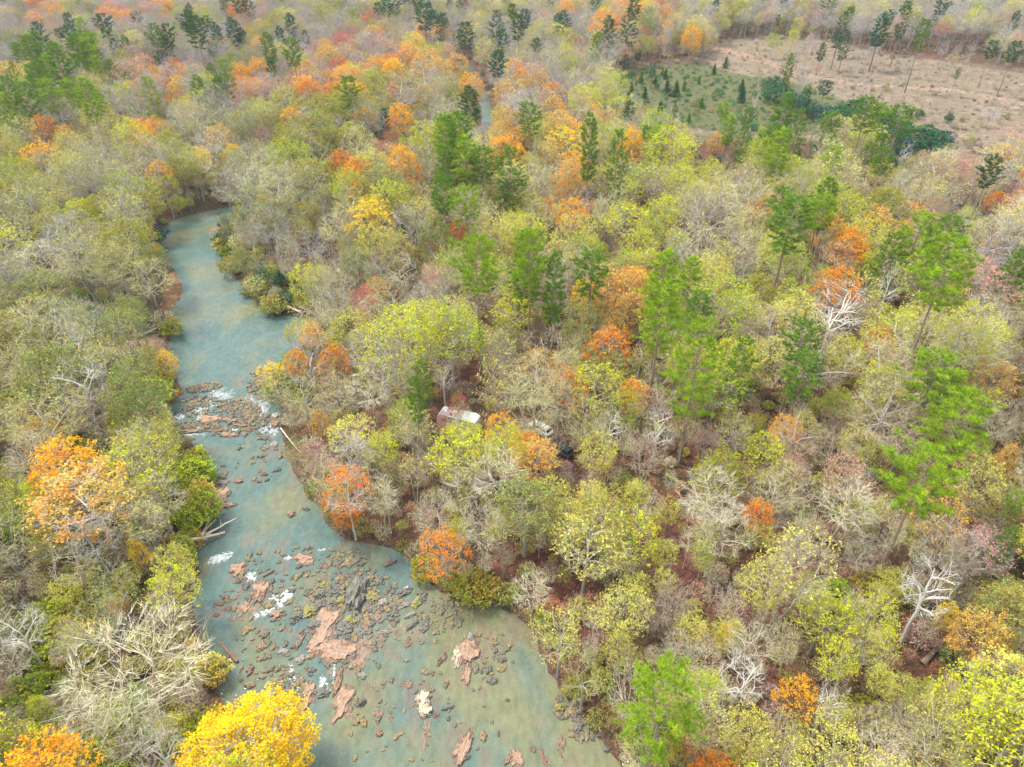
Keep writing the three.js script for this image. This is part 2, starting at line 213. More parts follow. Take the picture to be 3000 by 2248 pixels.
const PROTO = {
  bare: [
    broadleaf(101, { H: 17, rad: 4.6, base: 0.40, limbs: 9, branches: 60, twigs: 330, fine: 2100, trunk: 0.24 }),
    broadleaf(102, { H: 18, rad: 4.0, base: 0.46, limbs: 8, branches: 52, twigs: 300, fine: 1800, trunk: 0.22, rise: 1.1 }),
    broadleaf(103, { H: 15, rad: 5.0, base: 0.34, limbs: 11, branches: 70, twigs: 360, fine: 2200, stems: 2, trunk: 0.22, top: 0.6 }),
    broadleaf(104, { H: 19, rad: 3.4, base: 0.48, limbs: 8, branches: 48, twigs: 260, fine: 1500, trunk: 0.2, rise: 1.4, lean: 0.09 }),
    broadleaf(105, { H: 16, rad: 4.6, base: 0.38, limbs: 8, branches: 50, twigs: 230, fine: 1300, trunk: 0.26, lean: 0.14 }),
    broadleaf(106, { H: 16, rad: 4.6, base: 0.40, limbs: 9, branches: 60, twigs: 300, fine: 1900, trunk: 0.22, leaves: 700, leafSize: 0.15, keep: 0.5, clump: 0.35 }),
    broadleaf(107, { H: 17, rad: 4.4, base: 0.44, limbs: 8, branches: 54, twigs: 300, fine: 1800, trunk: 0.22, stems: 2, leaves: 450, leafSize: 0.15, keep: 0.4, clump: 0.3 }),
    broadleaf(108, { H: 18, rad: 4.2, base: 0.42, limbs: 7, branches: 40, twigs: 200, fine: 1100, trunk: 0.24, stems: 3, rise: 1.2 }),
  ],
  white: [
    broadleaf(151, { H: 19, rad: 5.2, base: 0.36, limbs: 11, branches: 56, twigs: 230, fine: 1100, fineLen: 1.0, trunk: 0.34, lean: 0.12, rise: 0.8 }),
    broadleaf(152, { H: 19, rad: 4.2, base: 0.42, limbs: 9, branches: 42, twigs: 160, fine: 650, fineLen: 0.9, trunk: 0.30, lean: 0.1, rise: 1.0 }),
    broadleaf(153, { H: 15, rad: 6.6, base: 0.24, limbs: 16, branches: 120, twigs: 520, fine: 3000, fineLen: 1.0, trunk: 0.34, rise: 0.6, fineW: 0.018 }),
  ],
  lime: [
    broadleaf(201, { H: 16, rad: 4.5, base: 0.42, limbs: 9, branches: 56, twigs: 300, fine: 1300, trunk: 0.22, leaves: 2700, leafSize: 0.135, keep: 0.62, clump: 0.42 }),
    broadleaf(202, { H: 17, rad: 4.0, base: 0.46, limbs: 8, branches: 50, twigs: 280, fine: 1300, trunk: 0.2, leaves: 2100, leafSize: 0.135, keep: 0.5, clump: 0.4 }),
    broadleaf(203, { H: 15, rad: 5.2, base: 0.38, limbs: 11, branches: 70, twigs: 330, fine: 1500, stems: 2, trunk: 0.2, leaves: 3600, leafSize: 0.14, keep: 0.66, clump: 0.42 }),
    broadleaf(204, { H: 16, rad: 4.3, base: 0.42, limbs: 8, branches: 54, twigs: 300, fine: 1600, trunk: 0.22, leaves: 1500, leafSize: 0.13, keep: 0.38, clump: 0.36 }),
    broadleaf(205, { H: 14, rad: 4.4, base: 0.34, limbs: 10, branches: 60, twigs: 300, fine: 1400, stems: 3, trunk: 0.2, leaves: 2500, leafSize: 0.13, keep: 0.55, clump: 0.4 }),
  ],
  full: [
    broadleaf(301, { H: 16, rad: 4.6, base: 0.36, limbs: 9, branches: 56, twigs: 280, fine: 1300, trunk: 0.22, leaves: 4600, leafSize: 0.135, keep: 0.66, clump: 0.46, hue: 0.3 }),
    broadleaf(302, { H: 17, rad: 4.1, base: 0.40, limbs: 8, branches: 50, twigs: 270, fine: 1300, trunk: 0.22, leaves: 3600, leafSize: 0.135, keep: 0.56, clump: 0.44, hue: 0.3 }),
    broadleaf(303, { H: 14, rad: 4.5, base: 0.30, limbs: 11, branches: 66, twigs: 300, fine: 1400, stems: 2, trunk: 0.2, leaves: 4600, leafSize: 0.135, keep: 0.66, clump: 0.46, hue: 0.3 }),
    broadleaf(304, { H: 16, rad: 4.2, base: 0.42, limbs: 8, branches: 50, twigs: 260, fine: 1300, trunk: 0.2, leaves: 2500, leafSize: 0.135, keep: 0.42, clump: 0.42, hue: 0.3 }),
  ],
  golden: [broadleaf(351, { H: 15, rad: 6.0, base: 0.12, mid: 0.42, limbs: 13, branches: 110, twigs: 600, fine: 2600, trunk: 0.26, leaves: 20000, leafSize: 0.12, keep: 0.97, clump: 0.5, hue: 0.16, pale: 1.3 })],
  pine: [
    pine(401, { H: 26, rad: 4.3, base: 0.62, trunk: 0.30 }), pine(402, { H: 27, rad: 3.8, base: 0.58, trunk: 0.30 }), pine(403, { H: 25, rad: 4.8, base: 0.64, trunk: 0.28 }), pine(404, { H: 25, rad: 3.2, base: 0.46, trunk: 0.26 }), pine(405, { H: 24, rad: 4.4, base: 0.36, trunk: 0.30, tuft: 0.56 }),
  ],
  young: [pine(451, { H: 6, rad: 1.5, base: 0.06, cone: true, trunk: 0.09, step: 0.4, tuft: 0.42, tufts: 4, n: 22 }), pine(452, { H: 5, rad: 1.7, base: 0.05, cone: true, trunk: 0.09, step: 0.4, tuft: 0.46, tufts: 4, n: 22 })],
  shrub: [
    bush(501, { leaves: 1500, leafSize: 0.13, keep: 0.95, clump: 0.3 }), bush(502, { H: 2.6, rad: 2.3, leaves: 1300, leafSize: 0.13, keep: 0.8, clump: 0.3 }), bush(503, { H: 3.6, rad: 1.8, leaves: 1500, leafSize: 0.13, keep: 0.9, clump: 0.3 }),
  ],
  thicket: [bush(521, { H: 2.4, rad: 2.0, leaves: 200, leafSize: 0.1, keep: 0.5, fine: 800 }), bush(522, { H: 3.4, rad: 1.7, leaves: 0, fine: 700 }), bush(523, { H: 1.8, rad: 1.9, leaves: 500, leafSize: 0.1, keep: 0.7, fine: 500 })],
};
for (const [k, list] of Object.entries(PROTO)) list.forEach((p, i) => { p.id = k + i; });

// tints of leaf and bark: [words, leaf colour]
const lin = (r, g, b) => new THREE.Color().setRGB(r, g, b);
const leafMat = (c, t = 0.3) => new THREE.MeshPhysicalMaterial({ color: c, vertexColors: true, roughness: 1, transmission: t, thickness: 0, side: THREE.DoubleSide, specularIntensity: 0.3 });
const woodMat = (c) => new THREE.MeshStandardMaterial({ color: c, vertexColors: true, roughness: 0.95, side: THREE.DoubleSide });
const BARK = { tan: [0.38, 0.31, 0.21], grey: [0.36, 0.34, 0.31], moss: [0.34, 0.34, 0.18], lilac: [0.38, 0.34, 0.34], straw: [0.44, 0.41, 0.20], cream: [0.50, 0.46, 0.33], dark: [0.09, 0.075, 0.06], white: [0.62, 0.59, 0.53], brown: [0.24, 0.14, 0.09], rust: [0.34, 0.17, 0.11], pinebark: [0.26, 0.19, 0.14] };
const LEAF = {
  bright: [0.26, 0.40, 0.008], mid: [0.13, 0.26, 0.01], teal: [0.02, 0.13, 0.055], deep: [0.035, 0.12, 0.02],
  lime: [0.54, 0.56, 0.015], straw: [0.60, 0.56, 0.10], fresh: [0.38, 0.46, 0.015], olive: [0.33, 0.31, 0.02], moss: [0.26, 0.28, 0.06], drab: [0.40, 0.35, 0.07],
  gold: [0.86, 0.60, 0.01], amber: [0.84, 0.41, 0.01], orange: [0.74, 0.26, 0.012], tawny: [0.66, 0.41, 0.09], salmon: [0.62, 0.35, 0.23], red: [0.56, 0.15, 0.11], pink: [0.58, 0.31, 0.27], green: [0.25, 0.36, 0.01], ever: [0.02, 0.13, 0.04], dusk: [0.03, 0.10, 0.09],
};
const matCache = {}, barkM = (k) => matCache['b' + k] ??= woodMat(lin(...BARK[k])), leafM = (k) => matCache['l' + k] ??= leafMat(lin(...LEAF[k]), ['bright', 'mid', 'teal', 'deep', 'dusk'].includes(k) ? 0.15 : 0.32);

// ---------------------------------------------------------------- the ground, one sheet to the horizon
function noiseTex(w, f, rep = true) {
  const d = new Uint8Array(w * w * 4); for (let y = 0; y < w; y++) for (let x = 0; x < w; x++) { const c = f(x / w, y / w); d.set([clamp(c[0], 0, 255), clamp(c[1], 0, 255), clamp(c[2], 0, 255), 255], (y * w + x) * 4); }
  const t = new THREE.DataTexture(d, w, w); t.magFilter = THREE.LinearFilter; t.minFilter = THREE.LinearMipmapLinearFilter; if (rep) t.wrapS = t.wrapT = THREE.RepeatWrapping; t.needsUpdate = true; return t;
}
const tile = (u, v, k, s) => { const a = u * 6.28318, b = v * 6.28318, r = k / 6.28318; return n3(Math.cos(a) * r + s, Math.sin(a) * r + Math.cos(b) * r * 1.3, Math.sin(b) * r - s); };
const litterTex = noiseTex(512, (u, v) => { const a = tile(u, v, 60, 1), b = tile(u, v, 22, 4), c = tile(u, v, 8, 7), s = 178 + a * 58 + b * 34 + c * 26; return [s + c * 14, s * 0.98 + b * 10, s * 0.95 - b * 10]; });
litterTex.colorSpace = THREE.SRGBColorSpace;
const roughTex = noiseTex(256, (u, v) => { const s = 128 + tile(u, v, 40, 2) * 70 + tile(u, v, 14, 5) * 50; return [s, s, s]; });
{
  const rows = [], cols = 260, P = [], C = [], U = [], I = [];
  let z = 140; while (z > -7000) { rows.push(z); const d = Math.max(0, -z - 30); z -= z > 20 ? 12 : 0.9 + d * 0.0085 + (d > 800 ? d * 0.12 : 0); }
  for (const rz of rows) {
    const half = 95 + Math.max(0, -rz) * 1.05;
    for (let c = 0; c <= cols; c++) {
      const t = c / cols * 2 - 1, x = t * half * (1 + 0.25 * t * t), d = bank(x, rz), y = ground(x, rz, d); P.push(x, y, rz); U.push(x / 9, rz / 9);
      const f = fbm(x * 0.03, rz * 0.03, 3), f2 = fbm(x * 0.11 + 5, rz * 0.11, 3), west = smooth(-x - 10 - rz * -0.02, 0, 40);
      let r = 0.20 + f2 * 0.09, g = 0.082 + f2 * 0.03 + f * 0.03, b = 0.05 + f2 * 0.02;            // rust-brown leaf litter
      const green = clamp(0.3 + f * 0.9 + west * 0.55, 0, 0.9); r = lerp(r, 0.11, green * 0.6); g = lerp(g, 0.115, green * 0.6); b = lerp(b, 0.03, green * 0.6);
      const inC = inside(CLEAR, x, rz), inR = inside(REGROW, x, rz), ed = rz < -150 && x > 0 ? Math.min(segDist(CLEAR, x, rz), segDist(REGROW, x, rz)) : 99;
      if (inC || inR || ed < 12) { const k = inC || inR ? 1 : 1 - ed / 12, s = 0.5 + f2 * 0.9, cr = inR ? 0.17 : lerp(0.26, 0.46, s), cg = inR ? 0.19 : lerp(0.22, 0.35, s), cb = inR ? 0.07 : lerp(0.13, 0.27, s); r = lerp(r, cr, k); g = lerp(g, cg, k); b = lerp(b, cb, k); }
      if (d < 2.5 && d >= 0) { const k = 1 - d / 2.5; r = lerp(r, 0.16, k); g = lerp(g, 0.10, k); b = lerp(b, 0.065, k); }
      if (d < 0) { const rk = smooth(fbm(x * 0.13, rz * 0.13, 3), 0.05, 0.3); r = lerp(0.15, 0.34, rk); g = lerp(0.155, 0.19, rk); b = lerp(0.09, 0.12, rk); }
      C.push(Math.max(0.01, r), Math.max(0.01, g), Math.max(0.01, b));
    }
  }
  const w = cols + 1; for (let r = 0; r + 1 < rows.length; r++) for (let c = 0; c < cols; c++) { const a = r * w + c; I.push(a, a + 1, a + w, a + 1, a + w + 1, a + w); }
  const g = new THREE.BufferGeometry(); g.setAttribute('position', new THREE.Float32BufferAttribute(P, 3)); g.setAttribute('color', new THREE.Float32BufferAttribute(C, 3)); g.setAttribute('uv', new THREE.Float32BufferAttribute(U, 2)); g.setIndex(I); g.computeVertexNormals();
  struct('ground', g, new THREE.MeshStandardMaterial({ map: litterTex, vertexColors: true, roughness: 1, bumpMap: roughTex, bumpScale: 0.12 }));
}
function drape(name, poly, step, lift, col, mat) {                       // a sheet laid over the ground, its rim sunk into it
  let x0 = 1e9, x1 = -1e9, z0 = 1e9, z1 = -1e9; for (const [x, z] of poly) { x0 = Math.min(x0, x); x1 = Math.max(x1, x); z0 = Math.min(z0, z); z1 = Math.max(z1, z); }
  const nx = Math.ceil((x1 - x0) / step) + 1, nz = Math.ceil((z1 - z0) / step) + 1, P = [], C = [], U = [], I = [], id = new Int32Array(nx * nz).fill(-1);
  for (let j = 0; j < nz; j++) for (let i = 0; i < nx; i++) {
    const x = x0 + i * step, z = z0 + j * step, e = segDist(poly, x, z) * (inside(poly, x, z) ? 1 : -1) + n2(x * 0.5, z * 0.5) * lift[2]; if (e < -step * 1.5) continue;
    id[j * nx + i] = P.length / 3; P.push(x, ground(x, z) + lerp(-0.25, lift[0], smooth(e, -0.2, lift[1])) + n2(x * 0.8, z * 0.8) * 0.05, z); U.push(x / 6, z / 6); const s = 0.85 + fbm(x * 0.4, z * 0.4, 3) * 0.5; C.push(col[0] * s, col[1] * s, col[2] * s);
  }
  for (let j = 0; j + 1 < nz; j++) for (let i = 0; i + 1 < nx; i++) { const a = id[j * nx + i], b = id[j * nx + i + 1], c = id[(j + 1) * nx + i], d = id[(j + 1) * nx + i + 1]; if (a >= 0 && b >= 0 && c >= 0 && d >= 0) I.push(a, c, b, b, c, d); }
  const g = new THREE.BufferGeometry(); g.setAttribute('position', new THREE.Float32BufferAttribute(P, 3)); g.setAttribute('color', new THREE.Float32BufferAttribute(C, 3)); g.setAttribute('uv', new THREE.Float32BufferAttribute(U, 2)); g.setIndex(I); g.computeVertexNormals();
  return struct(numbered(name), g, mat);
}
const sandMat = new THREE.MeshStandardMaterial({ vertexColors: true, map: litterTex, roughness: 1, bumpMap: roughTex, bumpScale: 0.06 });
drape('sandbar', SAND_A, 0.45, [0.3, 1.6, 0.8], [0.50, 0.27, 0.12], sandMat);
drape('sandbar', SAND_B, 0.4, [0.45, 1.6, 0.8], [0.56, 0.38, 0.25], sandMat);
drape('gravel_bar', SAND_C, 0.45, [0.25, 1.2, 0.9], [0.46, 0.24, 0.13], sandMat);
drape('gravel_bar', SAND_D, 0.4, [0.25, 1.2, 0.9], [0.45, 0.28, 0.20], sandMat);
const atG = (x, y, n = 3) => { let p = at(x, y, 0); for (let i = 0; i < n; i++) p = at(x, y, ground(p.x, p.z)); return p; };
function trackPoly(list, w) { const pts = new THREE.CatmullRomCurve3(list.map(([x, y]) => atG(x * OV, y * OV))).getPoints(40), L = [], Rr = []; pts.forEach((p, i) => { const t = pts[Math.min(i + 1, 40)].clone().sub(pts[Math.max(i - 1, 0)]).setY(0).normalize(); L.push([p.x + t.z * w, p.z - t.x * w]); Rr.unshift([p.x - t.z * w, p.z + t.x * w]); }); return [...L, ...Rr]; }
drape('dirt_road', trackPoly([[1700, 158], [1770, 166], [1850, 184], [1930, 187], [2005, 192], [2080, 200], [2150, 212], [2240, 228]], 3.6), 1.3, [0.2, 1.2, 1.6], [0.58, 0.42, 0.33], sandMat);
drape('dirt_road', trackPoly([[1535, 100], [1580, 112], [1640, 130], [1700, 148], [1730, 160]], 5), 1.6, [0.2, 1.4, 2.4], [0.58, 0.38, 0.27], sandMat);
drape('dirt_road', trackPoly([[1960, 188], [2040, 181], [2120, 184], [2200, 194]], 2.4), 1.3, [0.15, 1.2, 1.2], [0.50, 0.37, 0.29], sandMat);

// ---------------------------------------------------------------- the river
const FOAM = []; // where it breaks white: centre, half-lengths in pixels of the photograph, direction
{
  const f = (ox, oy, k) => (x, y, a, b, n, d) => FOAM.push([ox + x * k, oy + y * k, a * k, b * k, d * Math.PI / 180, n]), zf = f(560, 1600, 0.391), jf = f(750, 1120, 0.59), uf = f(0, 1120, 0.59);
  zf(705, 385, 90, 38, 520, -52); zf(440, 240, 60, 34, 260, -40); zf(220, 90, 100, 32, 330, -22); zf(565, 490, 60, 22, 150, -20); zf(990, 1030, 28, 60, 150, -10); zf(1000, 1095, 60, 16, 80, -10); zf(750, 960, 30, 90, 170, -10); zf(590, 1140, 18, 70, 130, 10); zf(710, 1150, 14, 70, 100, 5); zf(1590, 330, 40, 14, 50, -40); zf(620, 390, 40, 30, 70, 0); zf(480, 520, 30, 20, 50, 0); zf(1068, 960, 8, 90, 60, 4);
  jf(92, 205, 30, 62, 420, 8); jf(58, 235, 50, 14, 140, -6); jf(30, 130, 40, 60, 160, 20); uf(895, 170, 50, 14, 170, -25); uf(985, 200, 16, 50, 190, 15); uf(1010, 120, 70, 22, 150, -20); uf(1100, 60, 60, 34, 130, 0); uf(1230, 120, 40, 60, 160, 10); uf(820, 205, 50, 8, 80, -15); uf(930, 262, 130, 6, 110, -3); uf(1150, 235, 110, 7, 120, 3); uf(1080, 870, 60, 14, 100, -20); jf(160, 870, 20, 12, 30, 0); jf(325, 828, 20, 10, 30, 0);
}
{
  const X0 = rb[0] - 6, X1 = rb[1] + 6, Z0 = rb[2] - 6, Z1 = 40, N = 1024, ribs = at(560 * OV, 900 * OV, WATER), low = at(700 * OV, 1300 * OV, WATER);
  for (const f of FOAM) { const p = at(f[0], f[1], WATER), c = Math.cos(f[4]), q = Math.sin(f[4]), a = at(f[0] + c * f[2], f[1] + q * f[2], WATER).sub(p), b = at(f[0] - q * f[3], f[1] + c * f[3], WATER).sub(p); f.w = [p.x, p.z, a.x, a.z, b.x, b.z, a.x * b.z - a.z * b.x, Math.hypot(a.x, a.z), Math.hypot(b.x, b.z)]; }
  const froth = (x, z) => { let m = 0; for (const { w } of FOAM) { const dx = x - w[0], dz = z - w[1]; if (dx * dx + dz * dz > (w[7] + w[8]) ** 2 * 2.2) continue; const u = (dx * w[5] - dz * w[4]) / w[6], v = (dz * w[2] - dx * w[3]) / w[6], r = u * u + v * v; if (r > 2) continue; const s = fbm(u * w[7] * 0.55, v * w[8] * 1.9, 3); m = Math.max(m, smooth(s + 0.45 * (1 - r), 0.0, 0.62)); } return m; };
  const map = noiseTex(N, (u, v) => {
    const x = lerp(X0, X1, u), z = lerp(Z0, Z1, v), f = fbm(x * 0.06, z * 0.04, 4), g = fbm(x * 0.21 + 3, z * 0.12, 3), h = fbm(x * 0.8, z * 0.45, 3), k = fbm(x * 0.035 + 9, z * 0.035, 2);
    const olive = clamp(smooth(z, -92, -50) * smooth(x, -28, 6) * 0.9 + 0.25 + f * 1.3 - 0.5 * smooth(-z, 80, 105) * smooth(z, -150, -110), 0, 1), stone = smooth(g + k * 0.5, 0.16, 0.42) * smooth(z, -150, -120);
    let c = [lerp(0.115, 0.225, olive), lerp(0.205, 0.235, olive), lerp(0.185, 0.115, olive)];
    c = c.map((q, n) => lerp(q, [0.21, 0.155, 0.105][n], stone * 0.55) * (1 + h * 0.28 + g * 0.2));
    const w = froth(x, z) * 0.75; return c.map((q) => 255 * Math.pow(clamp(lerp(q, 0.55, w), 0.01, 1), 1 / 2.2));
  }, false);
  map.colorSpace = THREE.SRGBColorSpace;
  const wave = noiseTex(512, (u, v) => { const s = 128 + tile(u, v, 34, 3) * 55 + tile(u, v, 90, 6) * 36 + tile(u, v, 12, 8) * 34; return [s, s, s]; });
  wave.repeat.set((X1 - X0) / 14, (Z1 - Z0) / 14);
  const g = new THREE.PlaneGeometry(X1 - X0, Z1 - Z0).rotateX(-Math.PI / 2).translate((X0 + X1) / 2, WATER, (Z0 + Z1) / 2);
  const uv = g.attributes.uv; for (let i = 0; i < uv.count; i++) uv.setY(i, 1 - uv.getY(i));
  struct('river', g, new THREE.MeshPhysicalMaterial({ map, roughness: 0.04, ior: 1.6, transparent: true, opacity: 0.62, bumpMap: wave, bumpScale: 0.02 }));
}

// ---------------------------------------------------------------- rocks in the river
function rockGeo(seed, flat, terrace, detail = 9) {
  const g = new THREE.IcosahedronGeometry(1, detail), p = g.attributes.position, C = [], R = rng(seed), o = R() * 40, v = new THREE.Vector3();
  for (let i = 0; i < p.count; i++) {
    v.fromBufferAttribute(p, i); let r = 1 + n3(v.x * 1.1 + o, v.y * 1.1, v.z * 1.1) * 0.34 + n3(v.x * 2.6 + o, v.y * 2.6, v.z * 2.6) * 0.17 + n3(v.x * 6 + o, v.y * 6, v.z * 6) * 0.07 - 0.12 * Math.abs(n3(v.x * 3.2, v.y * 1.2 + o, v.z * 3.2));
    v.multiplyScalar(r); let y = v.y; if (terrace) { const q = y * 5 + n2(v.x * 1.5 + o, v.z * 1.5) * 1.2; y = (Math.floor(q) + smooth(q - Math.floor(q), 0.7, 1)) / 5; y = Math.min(y, 0.72 + n2(v.x * 2.2 + o, v.z * 2.2) * 0.2 + n2(v.x * 7, v.z * 7 + o) * 0.05) - 0.35 * Math.max(0, 0.14 - Math.abs(n2(v.x * 1.6 - o, v.z * 1.6))); }
    p.setXYZ(i, v.x, y, v.z); const wet = terrace ? lerp(0.5, 1, smooth(y, 0.42, 0.66)) : lerp(0.5, 1, smooth(y, -0.1, 0.25)), s = wet * (0.9 + n3(v.x * 3 + o, y * 3, v.z * 3) * 0.3 + n3(v.x * 9, y * 9 + o, v.z * 9) * 0.22), m = n3(v.x * 2 - o, y * 2, v.z * 2) * 0.12; C.push(s * (1 + m), s, s * (1 - m));
  }
  g.setAttribute('color', new THREE.Float32BufferAttribute(C, 3)); g.deleteAttribute('uv'); g.computeVertexNormals(); return g;
}
const rockShape = { dark: [1, 2, 3, 4].map((s) => rockGeo(s, 0, 0)), shelf: [11, 12, 13, 14, 15].map((s) => rockGeo(s, 1, 1)) };
const rockMat = Object.fromEntries(Object.entries({ dark: [0.15, 0.145, 0.115], moss: [0.25, 0.22, 0.07], pink: [0.34, 0.215, 0.145], red: [0.24, 0.15, 0.105], pale: [0.58, 0.46, 0.33], grey: [0.27, 0.245, 0.21] }).map(([k, c]) => [k, new THREE.MeshStandardMaterial({ color: lin(...c), vertexColors: true, roughness: 0.75 })]));
const rocks = []; const rockLook = { dark: 'dark grey boulder', moss: 'mossy yellow-brown boulder', pink: 'flat pinkish rock shelf', red: 'low reddish rock', pale: 'pale tan rock', grey: 'grey rock' };
// kind, x, y (pixels of the photograph), width, depth (pixels), turn in degrees, height above water in metres
function rock(kind, x, y, w, d, turn = 0, h, label) {
  const p = at(x, y, WATER + 0.1), m = px(p.x, p.y, p.z)[2] / FOCAL, dark = kind === 'dark' || kind === 'moss' || kind === 'grey', list = dark ? rockShape.dark : rockShape.shelf, R = rng(rocks.length + 71);
  const sx = w * m / 2, sz = d * m / 2 / 0.68, top = h ?? (dark ? Math.min(0.9, 0.45 * Math.min(sx, sz) + 0.15) : kind === 'red' ? 0.03 : 0.16);
  const o = lit(new THREE.Mesh(list[Math.floor(R() * list.length)], rockMat[kind])); o.name = numbered(dark ? 'boulder' : 'rock'); const sy = Math.max(0.3, dark ? top * 1.1 : 0.5);
  o.position.set(p.x, WATER + top - sy * (dark ? 0.85 : 0.72), p.z); o.scale.set(sx, sy, sz); o.rotation.y = -turn * Math.PI / 180; scene.add(o);
  rocks.push({ o, x: p.x, z: p.z, w: 2 * Math.max(sx, sz), look: rockLook[kind], label }); return o;
}
const Z8 = (k, x, y, w, d, t, h, l) => rock(k, 560 + x * 0.391, 1600 + y * 0.391, w * 0.391, d * 0.391, t, h, l);
Z8('dark', 1240, 375, 130, 235, 6, 1.1, 'largest dark boulder, a long wedge standing over the rapids'); Z8('dark', 960, 365, 95, 70, -20); Z8('dark', 1030, 350, 55, 60, 10); Z8('dark', 1092, 330, 60, 50, -15); Z8('dark', 865, 345, 45, 48); Z8('moss', 1000, 290, 55, 45);
Z8('dark', 970, 440, 75, 60, -25); Z8('dark', 1055, 430, 85, 45, -10); Z8('moss', 1120, 415, 65, 50, -20); Z8('moss', 890, 490, 95, 70, -30); Z8('dark', 790, 530, 90, 60, -20); Z8('dark', 925, 600, 105, 70, -10); Z8('dark', 1165, 605, 100, 85, 25); Z8('moss', 1185, 565, 90, 60, 10); Z8('dark', 1165, 682, 65, 30, -20);
Z8('dark', 1480, 305, 32, 58); Z8('dark', 1590, 345, 120, 45, -38); Z8('moss', 1690, 425, 60, 80, 20); Z8('dark', 1730, 395, 50, 70, 35); Z8('moss', 1355, 372, 75, 62); Z8('grey', 1440, 430, 75, 55, -30); Z8('dark', 1500, 515, 90, 30, -35); Z8('dark', 1500, 555, 40, 34); Z8('dark', 1545, 560, 28, 34); Z8('dark', 1660, 590, 120, 30, -48); Z8('dark', 1750, 590, 60, 85, 15); Z8('dark', 760, 572, 42, 32); Z8('dark', 1280, 1175, 66, 34, -45, 0.5, 'small dark boulder like a tilted wedge, alone below the big rock shelf');
Z8('dark', 625, 1120, 50, 80, 20); Z8('dark', 675, 1070, 40, 60, 10); Z8('dark', 680, 1155, 32, 30); Z8('grey', 1450, 642, 90, 22, -8); Z8('red', 1550, 655, 70, 45); Z8('grey', 1280, 978, 55, 42, 20); Z8('dark', 1490, 118, 86, 40, -25); Z8('moss', 1105, 72, 34, 44); Z8('grey', 1600, 440, 80, 30, -30); Z8('grey', 1640, 520, 95, 26, -30); Z8('dark', 990, 1105, 90, 50, -15);
Z8('pink', 1000, 600, 210, 250, 8, 0.35, 'broadest flat pinkish rock shelf in the middle of the rapids'); Z8('pink', 1090, 780, 260, 170, -12, 0.3, 'tan rock shelf with a ridged lower rim, joined below the broadest shelf'); Z8('pink', 960, 740, 180, 130, 10, 0.25); Z8('red', 1240, 800, 230, 200, 0, 0.06); Z8('pink', 515, 332, 125, 135, 0, 0.4); Z8('pink', 350, 172, 135, 85, -15, 0.35); Z8('red', 370, 340, 75, 60, 30); Z8('pink', 392, 480, 72, 120, 15); Z8('red', 210, 430, 90, 34, -28, 0.14); Z8('red', 185, 512, 55, 42, -30, 0.12); Z8('red', 300, 400, 120, 34, -20, 0.12); Z8('red', 330, 548, 170, 40, 0); Z8('red', 265, 470, 80, 34, -35, 0.1);
Z8('pink', 845, 100, 175, 62, 24, 0.2); Z8('red', 1010, 200, 62, 190, 5); Z8('red', 1235, 240, 175, 32); Z8('pink', 872, 1118, 112, 175, 0, 0.25, 'upright oval pinkish rock beside the yellow tree, below the rapids'); Z8('pink', 640, 512, 115, 52, -8, 0.35); Z8('red', 815, 700, 52, 115, 8, 0.2); Z8('pink', 525, 752, 48, 64, 25, 0.3); Z8('grey', 688, 800, 80, 42); Z8('red', 440, 930, 62, 62, 0, 0.25);
Z8('pink', 1140, 1170, 150, 200, 10, 0.25, 'long tan rock tail below the narrow rock chute'); Z8('pink', 1100, 1010, 46, 210, 4, 0.3); Z8('red', 1180, 1260, 110, 90); Z8('red', 1395, 1270, 90, 95, 0, 0.12); Z8('red', 1620, 1030, 95, 50, 0, 0.14); Z8('red', 1755, 1040, 62, 50); Z8('pink', 1408, 1402, 50, 48, 0, 0.3); Z8('red', 1755, 1410, 75, 210, 5, 0.04); Z8('red', 1330, 1045, 90, 62); Z8('red', 868, 932, 66, 40); Z8('grey', 812, 860, 62, 62, 20); Z8('red', 580, 625, 90, 26); Z8('red', 700, 622, 100, 32); Z8('red', 1310, 600, 100, 72, 0, 0.15); Z8('pink', 1395, 520, 52, 95, 5); Z8('red', 1620, 720, 60, 90, 20, 0.15); Z8('red', 1400, 670, 100, 60); Z8('red', 1330, 440, 90, 60); Z8('red', 1050, 90, 90, 40);
for (const [x, y, w, h, t] of [[1220, 650, 300, 180, 20], [1060, 510, 280, 110, -15], [1370, 520, 190, 150, 0], [1560, 620, 190, 110, -20], [1040, 900, 150, 110, 0], [860, 430, 200, 70, -20], [1500, 430, 240, 90, -35], [1700, 640, 130, 90, 10], [470, 440, 260, 150, -20], [1120, 1100, 150, 190, 5], [300, 480, 200, 120, -25]]) Z8('red', x, y, w, h, t, 0.015);
Z8('pale', 1745, 1150, 90, 90, 10, 0.6, 'pale tan rock island like a ring, upstream half'); Z8('pale', 1750, 1235, 100, 80, -10, 0.6, 'pale tan rock island block, downstream half'); Z8('pale', 1700, 1140, 40, 50, 0, 0.3); Z8('red', 1830, 1265, 42, 36, 0, 0.2);
const N8 = (k, x, y, w, d, t, h, l) => rock(k, 750 + x * 0.59, 1680 + y * 0.59, w * 0.59, d * 0.59, t, h, l);
